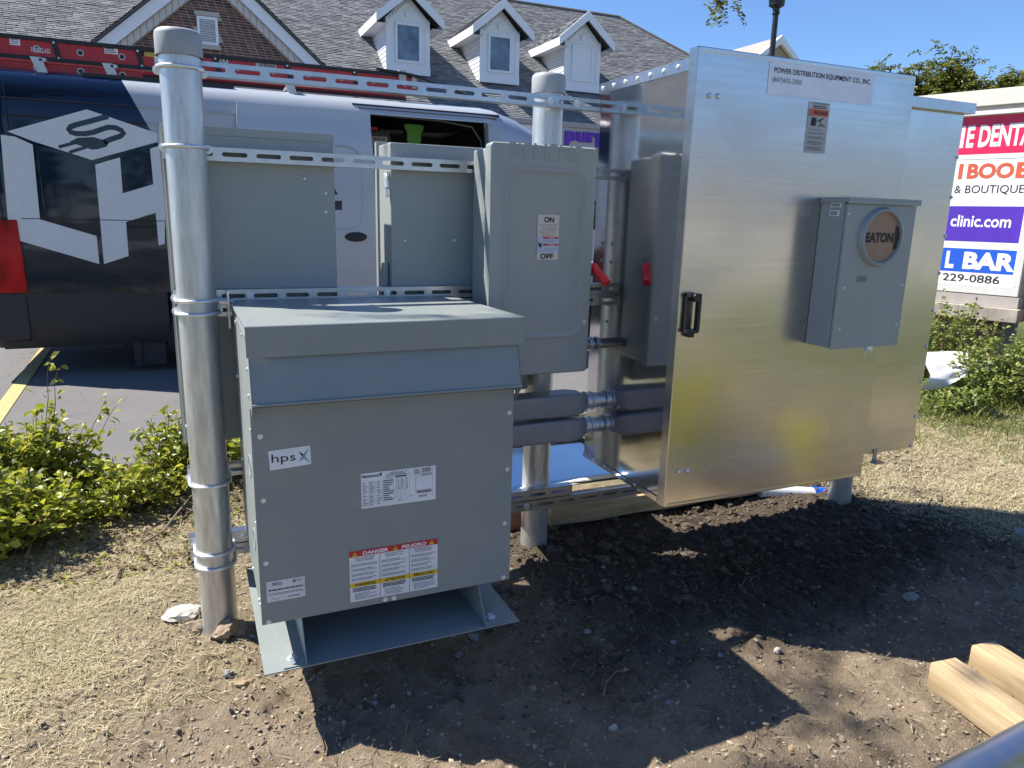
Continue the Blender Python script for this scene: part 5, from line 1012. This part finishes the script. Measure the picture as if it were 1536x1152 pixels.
blades('weed_grass', 3000, (5.0, 6.4, .9, 1.9), GREENB, lambda x, y: fbm(x, y, 3, 3, 37) > .4, .08, .20, (30, 80), 16, .004)
# ------------------------------------------------ shrubs (obovate leaves on thin stems)
def leaves(centers, dirs, size, seed, wide=.62, up=.35):
    """six-sided folded leaves; returns V,F"""
    r = np.random.default_rng(seed); N = len(centers); nrm = r.normal(size=(N, 3)); nrm[:, 2] = np.abs(nrm[:, 2]) + up * 2; nrm /= np.linalg.norm(nrm, axis=1)[:, None]
    d = dirs - nrm * (dirs * nrm).sum(1)[:, None]; d /= np.linalg.norm(d, axis=1)[:, None] + 1e-9; s = np.cross(nrm, d); L = size * r.uniform(.55, 1.25, N)[:, None]
    f = nrm * L * .10; tip = -nrm * L * .12
    V = np.stack([centers, centers + d * L * .35 + s * L * wide * .38 + f, centers + d * L * .72 + s * L * wide * .48 + f, centers + d * L + tip, centers + d * L * .72 - s * L * wide * .48 + f, centers + d * L * .35 - s * L * wide * .38 + f, centers + d * L * .55], 1).reshape(-1, 3)
    b_ = np.arange(N)[:, None, None] * 7; F_ = (b_ + np.array([(0, 1, 6), (1, 2, 6), (2, 3, 6), (3, 4, 6), (4, 5, 6), (5, 0, 6)])[None]).reshape(-1, 3); return V, F_
SHR = leafmat('shrub_leaves', [(0, (.08, .105, .02)), (.3, (.20, .25, .032)), (.65, (.37, .41, .055)), (.93, (.52, .53, .10)), (1, (.38, .30, .12))], .46, .32)
SHR2 = leafmat('groundcover_leaves', [(0, (.06, .09, .02)), (.4, (.15, .21, .045)), (.8, (.28, .34, .09)), (1, (.42, .42, .15))], .35, .45)
STEM = flat((.12, .075, .045), .8)
def shrub(name, label, cat, cx, cy, rx, ry, hgt, nst, lf, size, seed, mat, group, sprigs=(), z0=None, per=9):
    r = np.random.default_rng(seed); z0 = float(gz(cx, cy)) if z0 is None else z0; t = T(name, label, cat, (cx, cy, z0), group=group); C_ = []; D_ = []; g = G()
    ends = []
    for i in range(nst):
        a = r.uniform(0, 6.283); q = math.sqrt(r.random()); hx = math.cos(a) * q * rx; hy = math.sin(a) * q * ry; h_ = hgt * (1 - .45 * q * q) * r.uniform(.55, 1.12); ends.append((hx, hy, h_))
    ends += list(sprigs)
    for hx, hy, h_ in ends:
        b0 = np.array([cx + hx * .35, cy + hy * .35, z0 - .01]); b2 = np.array([cx + hx, cy + hy, z0 + h_]); b1 = (b0 + b2) / 2 + np.array([hx * .12, hy * .12, h_ * .12]); T_ = np.linspace(0, 1, 7)[:, None]
        P = b0 * (1 - T_) ** 2 + 2 * b1 * T_ * (1 - T_) + b2 * T_ ** 2; P[1:-1] += r.normal(size=(5, 3)) * .006; g.tube(P, list(np.linspace(.0032, .0012, 7)), 5)
        for k in range(lf):
            u = r.uniform(.18, 1.02); i = min(5, int(u * 6)); f = u * 6 - i; p = P[i] * (1 - f) + P[i + 1] * f; dd = r.normal(size=3); dd[2] = abs(dd[2]) * .6 + .1; dd /= np.linalg.norm(dd)
            if u < .75: p = p + r.normal(size=3) * .022
            C_.append(p + dd * .008); D_.append(dd)
    g.build('stems', STEM, t, smooth=0, fixn=False)['kind'] = 'stuff'
    V, F_ = leaves(np.array(C_), np.array(D_), size, seed); o = npmesh('foliage', V, F_, mat, t, smooth=False); o['kind'] = 'stuff'; return t
HG = 'leafy shrubs of the hedge beside the parking lot'
shrub('hedge_shrub', 'leafy shrub at the far left edge with leaves reaching highest beside the asphalt', 'shrub', -1.42, 1.40, .38, .34, .50, 130, 20, .047, 51, SHR, HG)
shrub('hedge_shrub', 'bright leafy shrub left of centre with one tall upright sprig', 'shrub', -.82, 1.55, .36, .30, .42, 130, 20, .047, 52, SHR, HG, sprigs=((.16, .02, .70), (.19, .0, .66), (.38, .02, .50), (.42, 0, .45)))
shrub('hedge_shrub', 'low shrub spilling toward the dry grass, nearest the camera', 'shrub', -.95, 1.0, .48, .30, .36, 190, 19, .045, 53, SHR, HG)
shrub('hedge_shrub', 'sparse yellow-green shrub just left of the near pole', 'shrub', -.12, 1.62, .27, .22, .40, 80, 17, .045, 54, SHR, HG)
shrub('hedge_shrub', 'small shrub seen in the gap between near pole and transformer', 'shrub', .26, 1.62, .20, .22, .40, 60, 16, .045, 55, SHR, HG)
shrub('hedge_shrub', 'thin trailing shrub lying low between the leafy ones', 'shrub', -.40, 1.3, .36, .30, .22, 90, 13, .042, 56, SHR, HG)
shrub('hedge_shrub', 'shrub cut by the left frame edge, lower front', 'shrub', -1.58, 1.05, .38, .34, .42, 130, 19, .047, 57, SHR, HG)
# leaf litter under the hedge
def litter(name, N, reg, mat, seed, size=.03):
    r = np.random.default_rng(seed); x = r.uniform(reg[0], reg[1], N); y = r.uniform(reg[2], reg[3], N); C_ = np.stack([x, y, gz(x, y) + .004 + r.random(N) * .012], -1); D_ = r.normal(size=(N, 3)); D_[:, 2] *= .2
    V, F_ = leaves(C_, D_, size, seed, up=1.2); npmesh(name, V, F_, mat)['kind'] = 'stuff'
LIT = leafmat('dead_leaves', [(0, (.06, .04, .025)), (.5, (.17, .11, .06)), (.85, (.30, .23, .13)), (1, (.45, .40, .28))], .1, .8)
litter('leaf_litter', 5200, (-2.0, .5, .55, 1.95), LIT, 61, .026); litter('leaf_litter', 900, (2.9, 6.2, .2, 1.9), LIT, 62, .022); litter('fallen_green_leaves', 500, (-1.6, .3, .5, 1.2), SHR, 63, .028); litter('leaf_litter', 160, (-.5, 3.0, -1.6, .3), LIT, 64, .018)
g = G(); rr_ = random.Random(5)
for i in range(130):
    x, y = rr_.uniform(-1.7, .35), rr_.uniform(.75, 1.9); a = rr_.uniform(0, 6.28); L = rr_.uniform(.08, .3); z = float(gz(x, y)) + .01
    g.tube([(x, y, z), (x + math.cos(a) * L / 2, y + math.sin(a) * L / 2, z + rr_.uniform(0, .05)), (x + math.cos(a + .4) * L, y + math.sin(a + .4) * L, z + rr_.uniform(0, .06))], [.003, .0025, .0015], 5)
g.build('dry_twigs', TWIG, None, smooth=0, fixn=False)['kind'] = 'stuff'
# ground cover before the sign
GC = 'ground cover shrubs in front of the roadside sign'
k = 0
for (cx, cy, rx, ry, h_, n_, lb) in ((6.15, 2.75, .45, .5, .78, 130, 'dense low shrub against the left part of the sign base'), (6.35, 2.0, .45, .45, .80, 140, 'dense low shrub directly under the white sign'), (6.05, 1.35, .42, .38, .55, 100, 'low shrub at the right edge in front of the brick pier'),
        (5.55, 1.60, .30, .16, .14, 34, 'dark leafy shrub below the white plastic bag'), (5.75, 2.55, .35, .4, .45, 80, 'low shrub right beside the cabinet edge, behind the bag'), (5.45, 1.20, .28, .2, .20, 40, 'small shrub at the right edge nearest the dry grass'), (6.75, 1.25, .4, .4, .82, 100, 'taller shrub rising at the right edge'), (7.2, .75, .4, .4, .6, 60, 'shrub farthest right, half outside the picture'), (5.02, 1.95, .12, .12, .36, 14, 'thin leggy shrub close to the cabinet edge in front of the bag')):
    k += 1; shrub('ground_cover_shrub', lb, 'shrub', cx, cy, rx, ry, h_, n_, 30, .042, 70 + k, SHR2, GC)
pb_ = T('plastic_bag', 'crumpled white plastic sheet lying among the shrubs by the sign', 'plastic sheet', (5.6, 2.05, .3)); g = G(); rows = []
cA = [Vector(hit(px, py, 1, 1.66)) for px, py in ((1384, 533), (1400, 531), (1425, 533), (1450, 531), (1475, 536), (1494, 541), (1510, 534))]; cB = [Vector(hit(px, py, 1, 1.46)) for px, py in ((1380, 585), (1400, 583), (1425, 575), (1450, 562), (1470, 556), (1494, 548), (1508, 538))]
for j in range(7):
    u = j / 6; rows.append([tuple(a.lerp(b_, u) + Vector((0, -.07 * math.sin(u * 3.1) + rr_.uniform(-.05, .05), rr_.uniform(-.03, .03)))) for a, b_ in zip(cA, cB)])
g.loft(rows, closed=False); o = g.build('sheet', flat((.78, .78, .80), .35, var=.03), pb_, smooth=60, fixn=False); md = o.modifiers.new('s', 'SUBSURF'); md.levels = md.render_levels = 2
# ------------------------------------------------ trees
BARK = flat((.09, .07, .055), .9, var=.3, vs=20)
LOC = leafmat('locust_leaflets', [(0, (.045, .065, .012)), (.5, (.12, .15, .028)), (.85, (.24, .25, .05)), (1, (.36, .32, .07))], .35, .5)
def fronds(tips, dirs, n, seed, size, length):
    """pinnate sprays: rows of small leaflets"""
    r = np.random.default_rng(seed); C_ = []; D_ = []
    for p, d in zip(tips, dirs):
        for k in range(n):
            a = r.normal(size=3) * .7 + d * .7; a[2] -= .35; a /= np.linalg.norm(a); q0 = p + r.normal(size=3) * length * .35; s = np.cross(a, (0, 0, 1.)); s /= np.linalg.norm(s) + 1e-6
            L = length * r.uniform(.6, 1.2)
            for j in range(9):
                q = q0 + a * L * (j / 9.) + np.array([0, 0, -.18 * L * (j / 9.) ** 2])
                for e in (-1, 1): C_.append(q); D_.append(s * e + a * .4)
    return leaves(np.array(C_), np.array(D_), size, seed, wide=.45, up=.6)
def branchy(t, base, top, crown, nb, seed, rad, size, length, per, nf, mat=LOC, limb=None):
    """trunk, limbs to points in the crown (list of centre, radius), sprays at the twigs"""
    r = np.random.default_rng(seed); g = G(); g.tube([base, [(b_ + c_) / 2 + .1 for b_, c_ in zip(base, top)], top], [rad, rad * .8, rad * .6], 12); g.build('trunk', BARK, t, fixn=False)
    g = G(); tips = []; dirs = []; top = np.array(top)
    for (cx, cy, cz, cr) in crown:
        for i in range(nb):
            v = r.normal(size=3); v[2] = v[2] * .6; v /= np.linalg.norm(v); e = np.array([cx, cy, cz]) + v * cr * r.uniform(.55, 1.); m_ = (top + e) / 2 + np.array([0, 0, .25 * np.linalg.norm(e - top) * .4]) + r.normal(size=3) * cr * .12
            T_ = np.linspace(0, 1, 6)[:, None]; P = top * (1 - T_) ** 2 + 2 * m_ * T_ * (1 - T_) + e * T_ ** 2; g.tube(P, list(np.linspace(rad * .22, rad * .03, 6)), 5)
            for k in range(per):
                u = r.uniform(.6, 1.0); j = min(4, int(u * 5)); f = u * 5 - j; p = P[j] * (1 - f) + P[j + 1] * f + r.normal(size=3) * cr * .13; tips.append(p); d = p - np.array([cx, cy, cz]); dirs.append(d / (np.linalg.norm(d) + 1e-6))
    g.build('limbs', BARK, t, smooth=0, fixn=False)
    V, F_ = fronds(tips, dirs, nf, seed + 1, size, length); o = npmesh('crown', V, F_, mat, t); o['kind'] = 'stuff'
ft = T('locust_tree', 'feathery green tree rising behind the metal cabinet and the roadside sign', 'tree', (21.6, 14.6, 0))
branchy(ft, (21.6, 14.6, 0), (21.6, 14.6, 3.0), ((19.9, 16.1, 5.35, .95), (20.7, 15.4, 5.75, .95), (21.6, 14.5, 5.8, .9), (22.4, 13.7, 5.75, .9), (22.9, 13.1, 5.4, .9), (21.6, 14.4, 4.6, 1.5), (19.5, 16.5, 4.6, 1.0)), 16, 81, .16, .13, .42, 9, 5)
t2 = T('distant_tree', 'small dark treetop just above the right end of the sign cap', 'tree', (44, 22, 0))
branchy(t2, (44, 22.6, 0), (44, 22.6, 4.0), ((43.0, 23, 6.1, 1.6), (45.5, 21.5, 6.1, 1.7)), 9, 83, .2, .14, .5, 7, 3)
ot = T('overhanging_tree', 'locust tree whose branch tip hangs into the sky at the top of the picture', 'tree', (-3.8, -4.5, 0))
branchy(ot, (-3.8, -4.5, 0), (-3.2, -3.4, 5.2), ((-1.75, 1.9, 6.6, .85), (-2.6, 1.6, 6.9, .7), (-.8, 1.0, 7.0, 1.0), (-1.6, .2, 7.3, .9), (-2.6, -1.6, 7.4, 1.4), (-3.6, -3.6, 7.8, 2.0)), 9, 85, .2, .055, .34, 7, 2)
tp = CP + ray(1092, -14) / np.linalg.norm(ray(1092, -14)) * 6.2; r_ = np.random.default_rng(9); tips = [tp + r_.normal(size=3) * .035 + np.array([0, 0, -.01 * i]) for i in range(7)]
V, F_ = fronds(tips, [np.array([.2, 0, -1.])] * 7, 2, 87, .040, .17); o = npmesh('hanging_spray', V, F_, LOC, ot); o['kind'] = 'stuff'
g = G(); g.tube([(-1.0, .4, 6.9), tuple(tp + np.array([-.4, -.3, 2.2])), tuple(tp + np.array([-.05, 0, .6])), tuple(tp)], [.03, .015, .006, .003], 6); g.build('branch', BARK, ot, fixn=False)

# ------------------------------------------------ what stands behind the photographer and shows in the metal and paint
BKL = leafmat('street_tree_leaves', [(0, (.03, .045, .010)), (.5, (.07, .095, .02)), (1, (.14, .16, .04))], .3, .6)
for i, (x, y, h_) in enumerate(((-24, -34, 8.5), (-16, -38, 9.5), (-8, -36, 8), (0, -40, 9.5), (8, -37, 8.5), (16, -44, 9), (-33, -26, 9), (-38, -14, 9))):
    t = T('street_tree', 'dark street tree across the road behind the photographer, number %s from the west end' % ('three', 'four', 'five', 'six', 'seven', 'eight', 'two', 'one')[i], 'tree', (x, y, 0), group='street trees behind the photographer')
    branchy(t, (x, y, 0), (x, y, h_ * .35), ((x - 2, y, h_ * .55, 2.6), (x + 2, y, h_ * .5, 2.6), (x, y, h_ * .78, 2.3)), 6, 200 + i, .25, .55, 1.3, 6, 1, BKL)
t = T('beige_building', 'long beige building across the road behind the photographer', 'building', (45, -42, 0), -.15)
g = G(); g.box(-26, 26, -6, 6, -.05, 5.6); g.build('wall', flat((.66, .61, .53), .8, var=.06, vs=.3), t, world=False, smooth=0)
g = G(); g.box(-27, 27, -7, 7, 5.61, 6.2); g.build('roof_band', flat((.25, .2, .16), .8), t, world=False, smooth=0)
for i in range(8):
    g = G(); g.box(-24 + i * 6.2, -20.5 + i * 6.2, 5.98, 6.04, .9, 3.4); g.build('window', DGLASS, t, world=False, smooth=0)

yb = T('yellow_reflection_drum', 'bright yellow drum added out of view to give the yellow reflection low in the cabinet door', 'drum', (2.42, -1.95, 0)); YB = flat((.46, .43, .03), .5)  # added stand-in for the unknown yellow thing mirrored in the door
for (x, y, r_, h_, t) in ((2.45, -1.95, .25, .60, yb), (3.25, -1.75, .12, .26, T('yellow_reflection_bucket', 'yellow bucket added out of view, right of the drum, for the same reflection', 'bucket', (3.25, -1.75, 0)))):
    g = G(); g.loft([[(x + q * math.cos(a), y + q * math.sin(a), z) for a in np.arange(0, 6.28, .25)] for q, z in ((.01, .0), (r_ * .85, .0), (r_, h_), (r_ + .01, h_), (r_ + .01, h_ - .03), (r_ - .004, h_ - .03), (r_ * .83, .01), (.01, .01))]); g.build('bucket_shell', YB, t)
    g = G(); g.tube([(x + r_ * math.cos(a), y + .02, h_ - .02 - .13 * math.sin(a)) for a in np.arange(0, 3.2, .25)], .004, 6); g.build('bucket_handle', BOLT, t)
